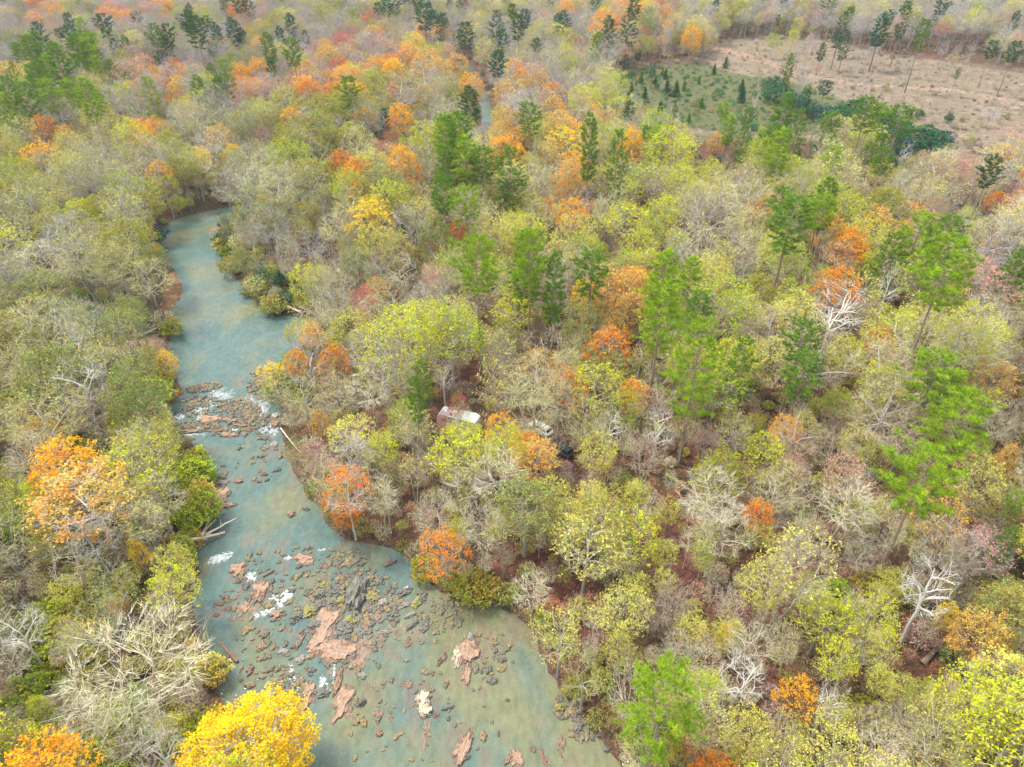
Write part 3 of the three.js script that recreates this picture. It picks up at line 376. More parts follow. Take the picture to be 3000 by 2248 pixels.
N8('pink', 1050, 385, 110, 110, 10, 0.4, 'jagged rock outcrop of upright ridges near the wooded bank'); N8('grey', 1062, 320, 26, 40, 0, 0.35); N8('pale', 1002, 410, 50, 85, 5, 0.3); N8('pink', 1046, 495, 46, 80, 0, 0.25); N8('red', 925, 425, 30, 55, 28, 0.25); N8('red', 945, 366, 44, 26); N8('red', 1125, 400, 36, 80); N8('pink', 1030, 865, 72, 115, 18, 0.35); N8('dark', 1042, 910, 42, 26, -10, 0.4); N8('dark', 1120, 486, 16, 22); N8('dark', 955, 720, 18, 24); N8('dark', 952, 668, 62, 18, -18); N8('red', 1142, 826, 30, 20); N8('red', 876, 495, 26, 22, 0, 0.15); N8('red', 896, 702, 36, 30, 0, 0.12); N8('red', 665, 720, 46, 30, 0, 0.05); N8('red', 1265, 910, 60, 70); N8('pink', 1250, 930, 26, 40, 30, 0.25); N8('dark', 1204, 796, 12, 26); N8('dark', 1248, 628, 20, 12); N8('red', 770, 600, 30, 26); N8('red', 1000, 945, 40, 18);
const O8 = (k, x, y, w, d, t, h, l) => rock(k, 1500 + x * 0.59, 1680 + y * 0.59, w * 0.59, d * 0.59, t, h, l);
O8('moss', 237, 672, 46, 30, 0, 0.5, 'mossy boulder a few steps off the wooded bank, downstream of the leaning trunk'); O8('red', 245, 852, 42, 85, 4, 0.14); O8('red', 155, 912, 36, 80, 0, 0.1); O8('pink', 20, 915, 70, 60, -30, 0.2); O8('red', 105, 872, 32, 24, 0, 0.15); O8('dark', 352, 742, 30, 18); O8('dark', 330, 690, 34, 16, -20); O8('dark', 400, 820, 22, 20); O8('dark', 440, 800, 30, 18); O8('dark', 470, 880, 26, 18); O8('dark', 235, 708, 14, 16); O8('red', 265, 935, 40, 30); O8('red', 175, 945, 40, 26); O8('dark', 385, 770, 22, 14);
const I8 = (k, x, y, w, d, t, h, l) => rock(k, x * 0.59, 1120 + y * 0.59, w * 0.59, d * 0.59, t, h, l);
I8('pink', 1050, 185, 130, 46, -4, 0.4, 'long tan rock slab across the upper rapids'); I8('pink', 1150, 190, 120, 18, 0, 0.3); I8('pink', 1142, 262, 105, 26, 4, 0.3); I8('pink', 950, 242, 170, 20, -3, 0.25); I8('red', 940, 282, 62, 20, 0, 0.2); I8('pink', 1200, 215, 110, 14, 3, 0.25); I8('pink', 1182, 490, 44, 28, 0, 0.3); I8('pink', 1095, 465, 34, 24, 0, 0.35); I8('grey', 1105, 500, 46, 26, 0, 0.3); I8('pink', 1085, 560, 105, 80, -10, 0.45, 'big pale pink rock slab lying against the gravel bank'); I8('pink', 1130, 612, 90, 26, -5, 0.3); I8('red', 998, 338, 32, 14, -15, 0.2); I8('pink', 760, 262, 60, 18, -10, 0.3); I8('grey', 870, 200, 90, 12, -12, 0.3); I8('red', 1050, 240, 150, 14, 0, 0.2); I8('red', 1230, 235, 60, 20, 0, 0.2);
const J8 = (k, x, y, w, d, t, h, l) => rock(k, 750 + x * 0.59, 1120 + y * 0.59, w * 0.59, d * 0.59, t, h, l);
J8('dark', 36, 274, 56, 24, 0, 0.35); J8('grey', 88, 312, 36, 36, 0, 0.3); J8('red', 40, 456, 32, 20, 0, 0.25); J8('dark', 106, 438, 34, 12, -15); J8('pink', 175, 655, 42, 26, -5, 0.35, 'rounded pink rock alone in the channel across from the orange tree'); J8('dark', 248, 630, 36, 16, 15); J8('pink', 98, 205, 36, 40, 0, 0.4); J8('pale', 95, 170, 26, 30, 0, 0.4); J8('pink', 236, 880, 112, 44, 18, 0.3); J8('red', 345, 920, 52, 90); J8('dark', 262, 826, 24, 12, -40); J8('moss', 410, 858, 20, 30);

// rubble too small to tell apart: broken stone along the upper riffle and at the foot of the bank
const im4 = new THREE.Matrix4(), iq = new THREE.Quaternion(), ip = new THREE.Vector3(), is = new THREE.Vector3(), Yax = V(0, 1, 0);
{
  const R = rng(91), list = [], rubbleGeo = rockGeo(31, 0, 0, 3);
  const heap = (ox, oy, rx, ry, n, tilt = 0) => { for (let i = 0; i < n; i++) { const a = R() * 6.28, r = Math.sqrt(R()), dx = Math.cos(a) * r * rx, dy = Math.sin(a) * r * ry + dx * tilt, p = at((ox + dx) * OV, (oy + dy) * OV, WATER), s = 0.14 + R() * R() * 0.42; list.push([p, s, R() * 6.28, R()]); } };
  heap(520, 882, 42, 20, 260, 0.15); heap(440, 838, 38, 9, 170, -0.15); heap(560, 822, 24, 26, 150, -0.6); heap(585, 852, 30, 14, 120, -0.2); heap(430, 868, 40, 12, 90); heap(540, 905, 60, 14, 110); heap(420, 920, 60, 8, 80); heap(790, 1292, 80, 60, 150); heap(950, 1330, 50, 40, 80); heap(560, 1290, 80, 60, 60); heap(625, 1490, 30, 60, 60); heap(900, 1420, 190, 180, 60); heap(1235, 1560, 40, 34, 60, 1); heap(1040, 1305, 60, 6, 50); heap(480, 1050, 14, 50, 60); heap(760, 1340, 110, 90, 160); heap(640, 1250, 150, 70, 120); heap(620, 1420, 130, 90, 120); heap(1050, 1420, 60, 60, 50); heap(480, 910, 110, 34, 200, 0.1); heap(560, 990, 60, 50, 40); heap(860, 1560, 220, 100, 50); heap(740, 1210, 60, 24, 60);
  const im = new THREE.InstancedMesh(rubbleGeo, new THREE.MeshStandardMaterial({ color: 0xffffff, roughness: 0.7, vertexColors: true }), list.length), c = new THREE.Color();
  list.forEach(([p, s, a, k], i) => { im4.compose(ip.set(p.x, WATER + 0.02 + s * 0.15, p.z), iq.setFromAxisAngle(Yax, a), is.set(s * 1.3, s * 0.6, s * 0.9)); im.setMatrixAt(i, im4); k < 0.6 ? c.setRGB(0.13 + k * 0.1, 0.115 + k * 0.08, 0.10) : c.setRGB(0.16 + k * 0.12, 0.12 + k * 0.08, 0.09); im.setColorAt(i, c); });
  im.name = 'rubble'; im.userData.kind = 'stuff'; im.userData.label = 'broken stones strewn along the riffles and the foot of the bank'; lit(im); scene.add(im);
}
// white water: thousands of little crests and bubbles of foam where the river drops
{
  const R = rng(92), list = [];
  for (const [ox, oy, rx, ry, t, n] of FOAM) for (let i = 0; i < n * 2; i++) { const a = R() * 6.28, r = Math.pow(R(), 0.8), u = Math.cos(a) * r * rx, w = Math.sin(a) * r * ry, dx = u * Math.cos(t) - w * Math.sin(t), dy = u * Math.sin(t) + w * Math.cos(t); if (n3(u * 0.09, w * 0.32, 4) + 0.3 * R() < 0.12) continue; const p = at(ox + dx, oy + dy, WATER); list.push([p, 0.02 + R() * R() * 0.075, Math.atan2(dy * 0, 1) + t, R()]); }
  const im = new THREE.InstancedMesh(new THREE.SphereGeometry(1, 8, 5), new THREE.MeshStandardMaterial({ color: lin(0.62, 0.66, 0.66), roughness: 0.6 }), list.length);
  list.forEach(([p, s, t, k], i) => { im4.compose(ip.set(p.x, WATER + 0.006, p.z), iq.setFromAxisAngle(Yax, -t + (k - 0.5)), is.set(s * (1.8 + k * 1.6), s * 0.4, s * 0.7)); im.setMatrixAt(i, im4); });
  im.name = 'white_water_foam'; im.userData.kind = 'stuff'; im.userData.label = 'white foam of the rapids between the rocks'; lit(im); scene.add(im);
}

// ---------------------------------------------------------------- logs and driftwood
const logM = { grey: woodMat(lin(0.5, 0.42, 0.33)), dark: woodMat(lin(0.16, 0.11, 0.08)), green: woodMat(lin(0.36, 0.34, 0.06)), pale: woodMat(lin(0.66, 0.58, 0.44)), brown: woodMat(lin(0.3, 0.17, 0.1)) };
function log(name, a, b, r, mat, label, category, h = [0.3, 0.3], stubs = 4, bend = 0.04) {
  const g0 = ([x, y], hh) => { const p = at(x, y, WATER); const gy = Math.max(WATER, ground(p.x, p.z)); const q = at(x, y, gy + hh); return q; }, A = g0(a, h[0]), B = g0(b, h[1]), o = thing(name, A), d = B.clone().sub(A), L = d.length(), R = rng(Math.round(a[0] + a[1])), w = new Buf(), pts = [], rr = [];
  for (let k = 0; k <= 6; k++) { pts.push(d.clone().multiplyScalar(k / 6).add(V((R() - 0.5) * L * bend, (R() - 0.5) * L * bend * 0.5, (R() - 0.5) * L * bend))); rr.push(r * (1.15 - 0.6 * k / 6)); }
  w.tube(pts, rr, 8, () => { const s = 0.8 + R() * 0.4; return [s, s, s]; }); part('trunk', w.geo(), logM[mat], o);
  for (let s = 0; s < stubs; s++) { const k = 2 + Math.floor(R() * 4), q = new Buf(), e = pts[k].clone().add(V((R() - 0.5) * L * 0.3, R() * L * 0.12 + 0.1, (R() - 0.5) * L * 0.3).addScaledVector(d, 0.1)); q.tube([pts[k], pts[k].clone().lerp(e, 0.5).add(V(0, 0.06, 0)), e], [rr[k] * 0.5, rr[k] * 0.35, rr[k] * 0.12], 5, [1, 1, 1]); part('branch', q.geo(), logM[mat], o); }
  tag(o, label, category); return o;
}
log('driftwood_log', [520, 1592], [660, 1560], 0.26, 'grey', 'long grey driftwood log pointing out from the bank below the broken snag', 'log', [0.5, 0.4], 3);
log('driftwood_log', [600, 1568], [690, 1520], 0.14, 'pale', 'pale forked driftwood branch reaching over the water above the long log', 'log', [0.4, 1.4], 2, 0.08);
log('driftwood_log', [588, 1572], [625, 1500], 0.16, 'grey', 'grey driftwood log on top of the bank pile, steepest of its heap', 'log', [0.6, 0.9], 1);
log('driftwood_log', [600, 1555], [632, 1522], 0.14, 'grey', 'short grey driftwood log in the middle of the bank pile', 'log', [0.4, 0.7], 1);
log('driftwood_log', [582, 1545], [620, 1508], 0.12, 'pale', 'thin pale driftwood log along the upper rim of the bank pile', 'log', [0.8, 1.0], 0);
log('driftwood_log', [605, 1566], [646, 1546], 0.13, 'brown', 'brown driftwood log low on the pile beside the water', 'log', [0.3, 0.3], 0);
log('driftwood_log', [560, 1608], [640, 1575], 0.15, 'dark', 'dark wet log under the long grey driftwood log', 'log', [0.2, 0.2], 1);
log('leaning_trunk', [693, 1940], [640, 1880], 0.22, 'brown', 'bare brown trunk leaning from the water towards a yellow vine', 'log', [0.1, 2.4], 1);
log('fallen_log', [405, 988], [468, 956], 0.3, 'grey', 'grey fallen log along the bank just above the tan sandbar', 'log', [0.5, 0.5], 2);
log('fallen_log', [1950, 1390], [1992, 1414], 0.35, 'green', 'mossy yellow-green fallen log on the forest floor', 'log', [0.5, 0.4], 0);
log('fallen_log', [2150, 1690], [2225, 1742], 0.16, 'pale', 'thin pale fallen tree with a splintered root end on the brown slope', 'log', [0.6, 0.4], 5, 0.02);
log('fallen_log', [880, 915], [840, 897], 0.2, 'pale', 'pale fallen trunk lying over the water from the bushy point', 'log', [0.6, 0.9], 3);
log('fallen_log', [2700, 1955], [2775, 1865], 0.4, 'dark', 'dark curved fallen trunk among the brown thickets', 'log', [0.5, 0.8], 0, 0.16);  // a dark winding strip on the ground, modelled as a bent tube
log('fallen_log', [770, 1690], [806, 1670], 0.16, 'dark', 'small dark log caught in the shallows below the orange tree', 'log', [0.1, 0.2], 1);
log('fallen_log', [1125, 1660], [1162, 1640], 0.24, 'dark', 'stubby dark log stranded by the near wooded bank', 'log', [0.1, 0.3], 1);
log('fallen_log', [820, 1255], [878, 1325], 0.1, 'pale', 'thin white stem hanging down the bank beside the white rapids', 'log', [2.5, 0.5], 2, 0.03);
{
  const p = atG(606, 1378), o = thing('snag', p), w = new Buf(), R = rng(77), pts = [], rr = []; for (let k = 0; k <= 6; k++) { pts.push(V((R() - 0.5) * 0.25, k * 0.85 - 0.4, (R() - 0.5) * 0.25)); rr.push(0.34 - k * 0.022); }
  w.tube(pts, rr, 8, () => { const s = 0.7 + R() * 0.6; return [s, s, s]; }); part('trunk', w.geo(), logM.dark, o); const b = new Buf(); for (let k = 0; k < 160; k++) b.leaf((R() - 0.5) * 1.1, 4.4 + R() * 1.0, (R() - 0.5) * 1.1, 0.14, 0.1, R, 0.6, [1, 1, 1]); part('foliage', b.geo(), leafM('lime'), o);
  tag(o, 'broken dark snag standing on the bank, tuft of yellow-green on its top', 'snag');
}

// ---------------------------------------------------------------- vehicles in the woods
const paint = { white: new THREE.MeshPhysicalMaterial({ color: lin(0.78, 0.8, 0.8), roughness: 0.35, clearcoat: 0.8, clearcoatRoughness: 0.1 }), dark: new THREE.MeshPhysicalMaterial({ color: lin(0.035, 0.05, 0.045), roughness: 0.35, clearcoat: 0.8, clearcoatRoughness: 0.1 }), shell: new THREE.MeshStandardMaterial({ color: lin(0.74, 0.76, 0.72), roughness: 0.5 }), glass: new THREE.MeshPhysicalMaterial({ color: lin(0.012, 0.016, 0.018), roughness: 0.08 }), trim: new THREE.MeshStandardMaterial({ color: lin(0.03, 0.03, 0.03), roughness: 0.7 }), tyre: new THREE.MeshStandardMaterial({ color: lin(0.02, 0.02, 0.02), roughness: 0.9 }), rim: new THREE.MeshStandardMaterial({ color: lin(0.5, 0.5, 0.5), roughness: 0.35, metalness: 0.8 }), lamp: new THREE.MeshPhysicalMaterial({ color: lin(0.8, 0.82, 0.84), roughness: 0.1 }), red: new THREE.MeshStandardMaterial({ color: lin(0.45, 0.02, 0.02), roughness: 0.3 }), sky: new THREE.MeshStandardMaterial({ color: lin(0.55, 0.6, 0.62), roughness: 0.4 }) };
function hexa(q) {                                                       // eight corners: the lower four round, then the upper four
  const f = [[0, 3, 2, 1], [4, 5, 6, 7], [0, 1, 5, 4], [1, 2, 6, 5], [2, 3, 7, 6], [3, 0, 4, 7]], P = []; for (const [a, b, c, d] of f) for (const k of [a, b, c, a, c, d]) P.push(...q[k]);
  const g = new THREE.BufferGeometry(); g.setAttribute('position', new THREE.Float32BufferAttribute(P, 3)); g.computeVertexNormals(); return g;
}
const boxG = (x, y, z, w, h, d) => new THREE.BoxGeometry(w, h, d).translate(x, y, z);
const cab = (x0, x1, w0, y0, X0, X1, W, y1) => [[x0, y0, w0], [x1, y0, w0], [x1, y0, -w0], [x0, y0, -w0], [X0, y1, W], [X1, y1, W], [X1, y1, -W], [X0, y1, -W]];
function pane(a, b, c, d, u0, u1, v0, v1, t = 0.02) {                      // a panel standing slightly proud on the quad a b (below) d c (above)
  const A = V(...a), B = V(...b), C = V(...c), D = V(...d), pt = (u, v) => A.clone().lerp(B, u).lerp(D.clone().lerp(C, u), v), n = B.clone().sub(A).cross(D.clone().sub(A)).normalize().multiplyScalar(t), q = [pt(u0, v0), pt(u1, v0), pt(u1, v1), pt(u0, v1)];
  return hexa([...q.map((p) => p.clone().addScaledVector(n, -0.5).toArray()), ...q.map((p) => p.clone().add(n).toArray())]);
}
function profile(pts, width, bevel = 0.07) { const s = new THREE.Shape(); pts.forEach(([x, y], i) => i ? s.lineTo(x, y) : s.moveTo(x, y)); return new THREE.ExtrudeGeometry(s, { depth: width - 2 * bevel, bevelEnabled: true, bevelThickness: bevel, bevelSize: bevel, bevelSegments: 3 }).translate(0, 0, -width / 2 + bevel); }
function wheels(o, xs, w, r) { for (const x of xs) for (const s of [-1, 1]) { const k = new THREE.Group(); k.name = 'wheel'; k.position.set(x, r, s * w); o.add(k); part('tyre', new THREE.TorusGeometry(r * 0.72, r * 0.28, 10, 24), paint.tyre, k); part('rim', new THREE.CylinderGeometry(r * 0.55, r * 0.55, 0.16, 18).rotateX(Math.PI / 2), paint.rim, k); } }
function car(name, pos, turn, body, label, category, boxy) {
  const o = thing(name, pos, turn), h = boxy ? 1.86 : 1.72;
  part('body', profile([[-2.3, 0.42], [-2.34, 0.75], [-2.22, 0.98], [-1.1, 1.08], [2.1, 1.08], [2.3, 0.95], [2.32, 0.45], [1.95, 0.34], [-1.9, 0.34]], 1.86, 0.08), body, o);
  const q = boxy ? cab(-1.15, 2.22, 0.86, 1.05, -0.55, 2.12, 0.72, h) : cab(-1.3, 2.2, 0.86, 1.05, -0.42, 1.85, 0.66, h);
  part('cabin', hexa(q), body, o); part('roof', boxG((q[4][0] + q[5][0]) / 2, h + 0.025, 0, q[5][0] - q[4][0] - 0.06, 0.05, 1.26), body, o);
  part('windscreen', pane(q[3], q[0], q[4], q[7], 0.06, 0.94, 0.08, 0.92), paint.glass, o); part('rear_window', pane(q[1], q[2], q[6], q[5], 0.08, 0.92, 0.2, 0.9), paint.glass, o);
  for (const [u0, u1] of [[0.16, 0.42], [0.45, 0.68], [0.71, 0.93]]) { part('side_window', pane(q[0], q[1], q[5], q[4], u0, u1, 0.14, 0.86), paint.glass, o); part('side_window', pane(q[2], q[3], q[7], q[6], 1 - u1, 1 - u0, 0.14, 0.86), paint.glass, o); }
  for (const s of [-1, 1]) { part('roof_rail', new THREE.CylinderGeometry(0.03, 0.03, q[5][0] - q[4][0] - 0.3, 8).rotateZ(Math.PI / 2).translate((q[4][0] + q[5][0]) / 2, h + 0.11, s * 0.56), paint.trim, o); part('headlight', boxG(-2.37, 0.78, s * 0.64, 0.1, 0.16, 0.36), paint.lamp, o); part('tail_light', boxG(2.36, 0.86, s * 0.78, 0.08, 0.34, 0.18), paint.red, o); part('mirror', boxG(-0.9, 1.18, s * 1.04, 0.14, 0.16, 0.2), body, o); }
  for (const x of [0.25, 0.95, 1.6]) part('crossbar', boxG(x, h + 0.12, 0, 0.07, 0.035, 1.16), paint.trim, o);
  part('grille', boxG(-2.39, 0.7, 0, 0.06, 0.22, 0.8), paint.trim, o); part('front_bumper', boxG(-2.36, 0.45, 0, 0.16, 0.18, 1.7), paint.trim, o); part('rear_bumper', boxG(2.36, 0.48, 0, 0.16, 0.2, 1.7), paint.trim, o); wheels(o, [-1.42, 1.42], 0.84, 0.36);
  if (boxy) { const k = new THREE.Group(); k.name = 'spare_wheel'; k.position.set(2.5, 0.98, 0); o.add(k); part('tyre', new THREE.TorusGeometry(0.26, 0.1, 10, 24).rotateY(Math.PI / 2), paint.tyre, k); part('rim', new THREE.CylinderGeometry(0.2, 0.2, 0.1, 16).rotateZ(Math.PI / 2), paint.rim, k); }
  return tag(o, label, category);
}
const place = (x, y, h = 1) => { let p = at(x, y, h); const gy = ground(p.x, p.z); p = at(x, y, gy + h); p.y = ground(p.x, p.z); return p; };
car('white_car', place(1584, 1252), -0.78, paint.white, 'white sport utility car with roof rails parked under bare branches', 'car', false);
car('dark_car', place(1641, 1314), -0.74, paint.dark, 'dark green-black boxy off-road car parked downhill of the white car', 'car', true);
{ // the travel trailer
  const o = thing('camper_trailer', place(1345, 1234, 1.6), -0.38); const Wd = 2.5, L = 7.2;
  part('shell', profile([[-L / 2, 0.75], [-L / 2 - 0.28, 1.5], [-L / 2 + 0.1, 2.95], [-L / 2 + 0.4, 3.1], [L / 2 - 0.2, 3.1], [L / 2, 2.9], [L / 2 + 0.05, 0.7], [L / 2 - 0.4, 0.55], [-L / 2 + 0.5, 0.55]], Wd, 0.09), paint.shell, o);
  part('roof_cover', boxG(0.2, 3.2, 0, L - 0.9, 0.04, Wd - 0.3), paint.sky, o);
  part('air_conditioner', new THREE.SphereGeometry(0.5, 18, 10, 0, 6.2832, 0, 1.5708).scale(1.15, 0.62, 0.9).translate(-0.9, 3.22, -0.15), paint.white, o);
  for (const [x, z] of [[-2.4, 0.3], [1.1, 0.45], [2.5, -0.4]]) part('roof_vent', boxG(x, 3.28, z, 0.42, 0.14, 0.42), paint.white, o);
  const sideQ = [[-L / 2, 0.7, Wd / 2], [L / 2, 0.7, Wd / 2], [L / 2, 3.0, Wd / 2], [-L / 2, 3.0, Wd / 2]];
  for (const [a, b, c, d] of [[0.1, 0.24, 0.45, 0.75], [0.34, 0.4, 0.5, 0.74], [0.62, 0.8, 0.45, 0.72], [0.86, 0.94, 0.5, 0.72]]) part('window', pane(...sideQ, a, b, c, d, 0.03), paint.glass, o);
  const dr = part('door', pane(...sideQ, 0.46, 0.56, 0.02, 0.82, 0.025), paint.white, o); part('handle', boxG(-0.05, 1.7, Wd / 2 + 0.05, 0.1, 0.05, 0.04), paint.trim, dr);
  part('stripe', pane(...sideQ, 0.02, 0.45, 0.2, 0.28, 0.015), paint.sky, o); part('stripe', pane(...sideQ, 0.57, 0.98, 0.2, 0.28, 0.015), paint.sky, o);
  part('slide_out', boxG(1.6, 1.9, -Wd / 2 - 0.3, 2.4, 1.7, 0.7), paint.shell, o); part('awning', new THREE.CylinderGeometry(0.09, 0.09, 4.2, 12).rotateZ(Math.PI / 2).translate(0.6, 2.98, Wd / 2 + 0.12), paint.trim, o);
  part('rear_window', boxG(L / 2 + 0.06, 2.1, 0, 0.06, 0.6, 1.3), paint.glass, o); part('hitch', boxG(-L / 2 - 0.9, 0.55, 0, 1.5, 0.1, 0.12), paint.trim, o); part('gas_bottle', new THREE.CylinderGeometry(0.16, 0.16, 0.5, 14).translate(-L / 2 - 0.6, 0.85, 0), paint.white, o); wheels(o, [0.4, 1.25], 1.0, 0.35);
  const R = rng(55), lf = new Buf(); for (let k = 0; k < 700; k++) { const x = -2.6 + (R() + R()) * 1.7, z = (R() - 0.5) * 2.1; if (n2(x * 1.1, z * 1.3) > -0.15) lf.leaf(x, 3.24 + R() * 0.03, z, 0.1, 0.08, R, 3, [0.8 + R() * 0.4, 0.8, 0.8]); }
  const lm = part('fallen_leaves', lf.geo(), leafM('red'), o); lm.userData.kind = 'stuff';
  tag(o, 'white camper trailer half hidden among red leaves, dome on its roof', 'trailer');
}

// ---------------------------------------------------------------- trees one can tell apart in the photograph, tile by tile: kind, crown centre, crown width (pixels of the tile)
const SEEN = [];
function seen(ox, oy, k, text) { for (const s of text.split(';')) { const [a, label] = s.split('|'), t = a.trim().split(/\s+/); if (t.length < 4) continue; const e = { kind: t[0], x: ox + +t[1] * k, y: oy + +t[2] * k, w: +t[3] * k, label: label?.trim() }; for (const q of t.slice(4)) { if (q[0] === 'H') e.H = +q.slice(1); else if (q[0] === '@') e.leaf = q.slice(1); else if (q[0] === '#') e.p = +q.slice(1); else if (q[0] === '&') e.bark = q.slice(1); else if (q[0] === 'L') e.land = true; } SEEN.push(e); } }
seen(0, 0, 0.339, `p 215 400 70;p 330 340 130;d 600 310 150;p 760 420 160;d 990 400 100;p 1085 375 90;p 1340 310 140;p 1525 255 70;d 1700 280 190;d 1865 275 110;d 2010 240 140;d 2090 310 90;p 620 585 90;p 750 600 100;p 835 580 130;p 960 590 100;p 330 690 190;p 80 800 200;p 220 840 200;p 430 800 190;p 600 790 170;p 760 810 200;p 860 870 130;p 60 920 170;p 1285 770 170 @bright;p 1715 740 130;p 1940 580 140 @bright;p 1890 770 130;p 1960 740 160;p 1830 630 110;d 1930 30 80;d 2060 30 140;d 2150 45 100;d 1510 530 60;p 1090 685 60;p 2010 520 90;
o 60 130 140 @tawny;o 1010 150 120;r 1270 90 140;r 960 60 130;r 430 90 100;o 2060 85 180;l 680 200 140;y 905 225 100;o 520 520 130;o 750 510 130;y 100 640 190;o 280 555 150;o 540 680 160 @amber;r 1120 620 230 @salmon;o 1240 560 160 @salmon;o 1350 640 150 @tawny;y 1350 710 120;o 1570 620 140 @amber;o 1700 640 130 @tawny;y 1550 725 140;o 370 1370 280 @amber|round orange-gold tree on tall pale legs, far west bank;l 160 1490 260;y 985 1490 180 L|small pure yellow tree low among grey trees, beyond the brown river bend;y 1390 1530 190 @amber;y 1730 1370 170;y 900 980 180 @drab;r 1630 990 190 @salmon;o 1430 1105 110;g 1570 1300 130;y 1900 1190 210 @tawny;l 1700 400 160 @straw;w 1340 1330 210 #1;w 470 1580 130 #1;b 1190 980 230 &moss;b 580 960 270;b 180 1130 270 &moss;b 850 1350 290`);
seen(750, 0, 0.339, `p 105 380 140 @mid;p 320 460 170 @mid;d 130 600 90;r 975 165 160 @red;o 1190 420 110;y 1430 280 120;r 740 370 190 @red;r 690 590 150 @red;y 960 520 90;r 1050 580 100 @red;r 450 720 260 @salmon;r 330 690 130;y 1470 540 220 @tawny;o 1720 560 190 @tawny;y 1600 610 220 @tawny;o 1640 450 170 @salmon;o 1850 770 210 @amber L|orange tree beside the far glimpse of water;l 1690 690 90;p 810 780 190 @mid H26;g 940 800 140;b 1240 780 310;g 590 950 360 #2;g 1590 930 150;g 1400 960 130;d 1100 1010 100;g 640 1200 230 @olive;g 970 1260 140;w 1470 1140 190 #0;p 1755 1150 250 @mid H30 L|tallest pine of the hillside, dense rounded crown on a bare straight trunk;p 1640 1400 220 @mid;p 1590 1600 170;p 1960 1420 230 @mid;p 2150 1340 130;r 1190 1240 150 @red;o 1150 1320 150 @salmon;o 1270 1410 320 @amber L|wide orange-gold tree with a pink-topped neighbour on the slope;l 2110 1010 140;o 2150 1120 150 @tawny;l 100 1430 190 @olive;r 2130 880 120 @pink;d 1460 130 170;d 1590 200 100;o 1390 170 70;d 1400 20 110;g 560 100 190;g 1080 130 100;g 180 200 210;y 2160 480 70 @lime;o 60 1180 150 @salmon;r 20 750 120 @salmon;b 230 850 210 &straw`);
seen(1500, 0, 0.339, `y 800 210 220 @amber H28 L|tall golden tree above the young pine patch, long dark trunk;p 735 370 120;r 930 130 240 @salmon H24;o 590 70 110;y 470 80 160;r 280 160 140 @pink;d 390 190 100;l 275 220 60;g 1180 170 190 H24;b 1390 210 160 H24;b 1690 230 120 H22;d 1060 70 130 H26;d 990 510 80 H10;d 1090 460 60 H9;d 1210 620 70 H9;n 1030 760 60;n 1150 800 60;n 1340 760 80;n 1420 770 90;n 975 880 40;n 1085 900 40;n 1145 895 36;n 1280 940 80;n 1410 915 34;n 1270 1030 70;n 1390 1040 80;n 1530 1020 50;n 1640 890 60;n 1990 740 70;n 1990 820 90;n 1330 640 50;n 860 560 70;n 920 520 60;n 1120 670 60;n 1240 690 40;n 950 680 50;n 1620 690 40;n 1300 620 40;n 1490 740 50;n 1750 600 50;n 1850 540 60;p 1830 960 110;p 1880 1080 140;p 2040 1030 130;p 2000 1190 140;p 2170 1230 150;r 190 640 190 @salmon;b 460 760 270 &grey;p 150 1020 200 @mid;o 290 950 130 @tawny;o 460 1090 120 @tawny;o 860 1040 170 @tawny;p 470 1060 60;p 675 1190 170 @mid H32 #3 L|very tall ragged pine of stacked green tufts beside the orange-gold pair;p 910 1320 200 @mid H29;p 1170 1170 120;y 460 1270 300 @gold L|broad bright gold-orange tree in the middle of the hillside;o 90 1180 190 @tawny;l 240 1170 130;l 150 1440 210;o 340 1420 160 @tawny;y 550 1480 260 @tawny;l 1390 1310 390 @lime #2 L|widest dome-shaped yellow-green tree above the hillside pines;l 1090 1330 160;l 1450 1130 160;o 1760 1230 140 @tawny;g 1330 1420 200;l 40 1620 100;p 1590 1540 60;g 1480 1450 90;r 2000 1540 90;b 1600 1200 130;w 2120 800 60 #1 H26 L|slender dead trunk rising alone at the end of the young pine patch`);
seen(2250, 0, 0.59, `d 565 125 90;d 600 90 60;d 375 100 60;d 350 190 50;d 390 200 60;d 270 240 40;p 770 165 70 H30;d 660 150 60;d 1110 250 70;d 1220 260 80;d 50 95 26;p 105 320 50 H22;d 200 470 36 H12;d 285 440 70 H14;e 355 560 50;e 445 540 85;e 610 630 65;e 680 650 65;e 580 600 100;e 540 650 110;e 420 620 120;e 330 610 110;e 290 570 80;e 740 700 120;e 830 700 80;e 800 650 44;e 60 470 100;e 130 500 60;e 460 690 90;e 550 700 90;e 650 720 90;e 30 420 70;e 200 540 80;e 755 570 28;e 870 690 60;e 900 590 30;e 700 565 24;p 90 540 120;p 150 610 100;p 60 720 130;p 30 690 110;p 330 800 110;p 480 770 60;p 570 790 90;d 1100 860 120 H22 L|dark blue-green pine near the eastern edge, below the clearing;r 790 810 110;r 850 830 90 @salmon;o 1180 770 100;l 1005 685 36 H7;r 1200 680 140 @pink H9;b 890 770 130 &lilac H9;b 1040 800 110 H10;w 690 740 70 #1 H12;w 230 650 80 #1;o 690 130 44;b 590 430 40 H12;b 490 400 30 H11;b 640 400 34 H11;b 420 330 30;b 710 300 40;b 500 240 50;b 170 380 50 H18;b 145 400 40 H18;b 820 330 30;b 1000 420 40 H8;b 1110 560 90 H8 &lilac;p 945 360 24 H12;r 250 340 30;b 230 190 60;b 90 230 60 &straw;l 30 200 60;l 130 170 50;b 160 240 60;r 210 190 40`);
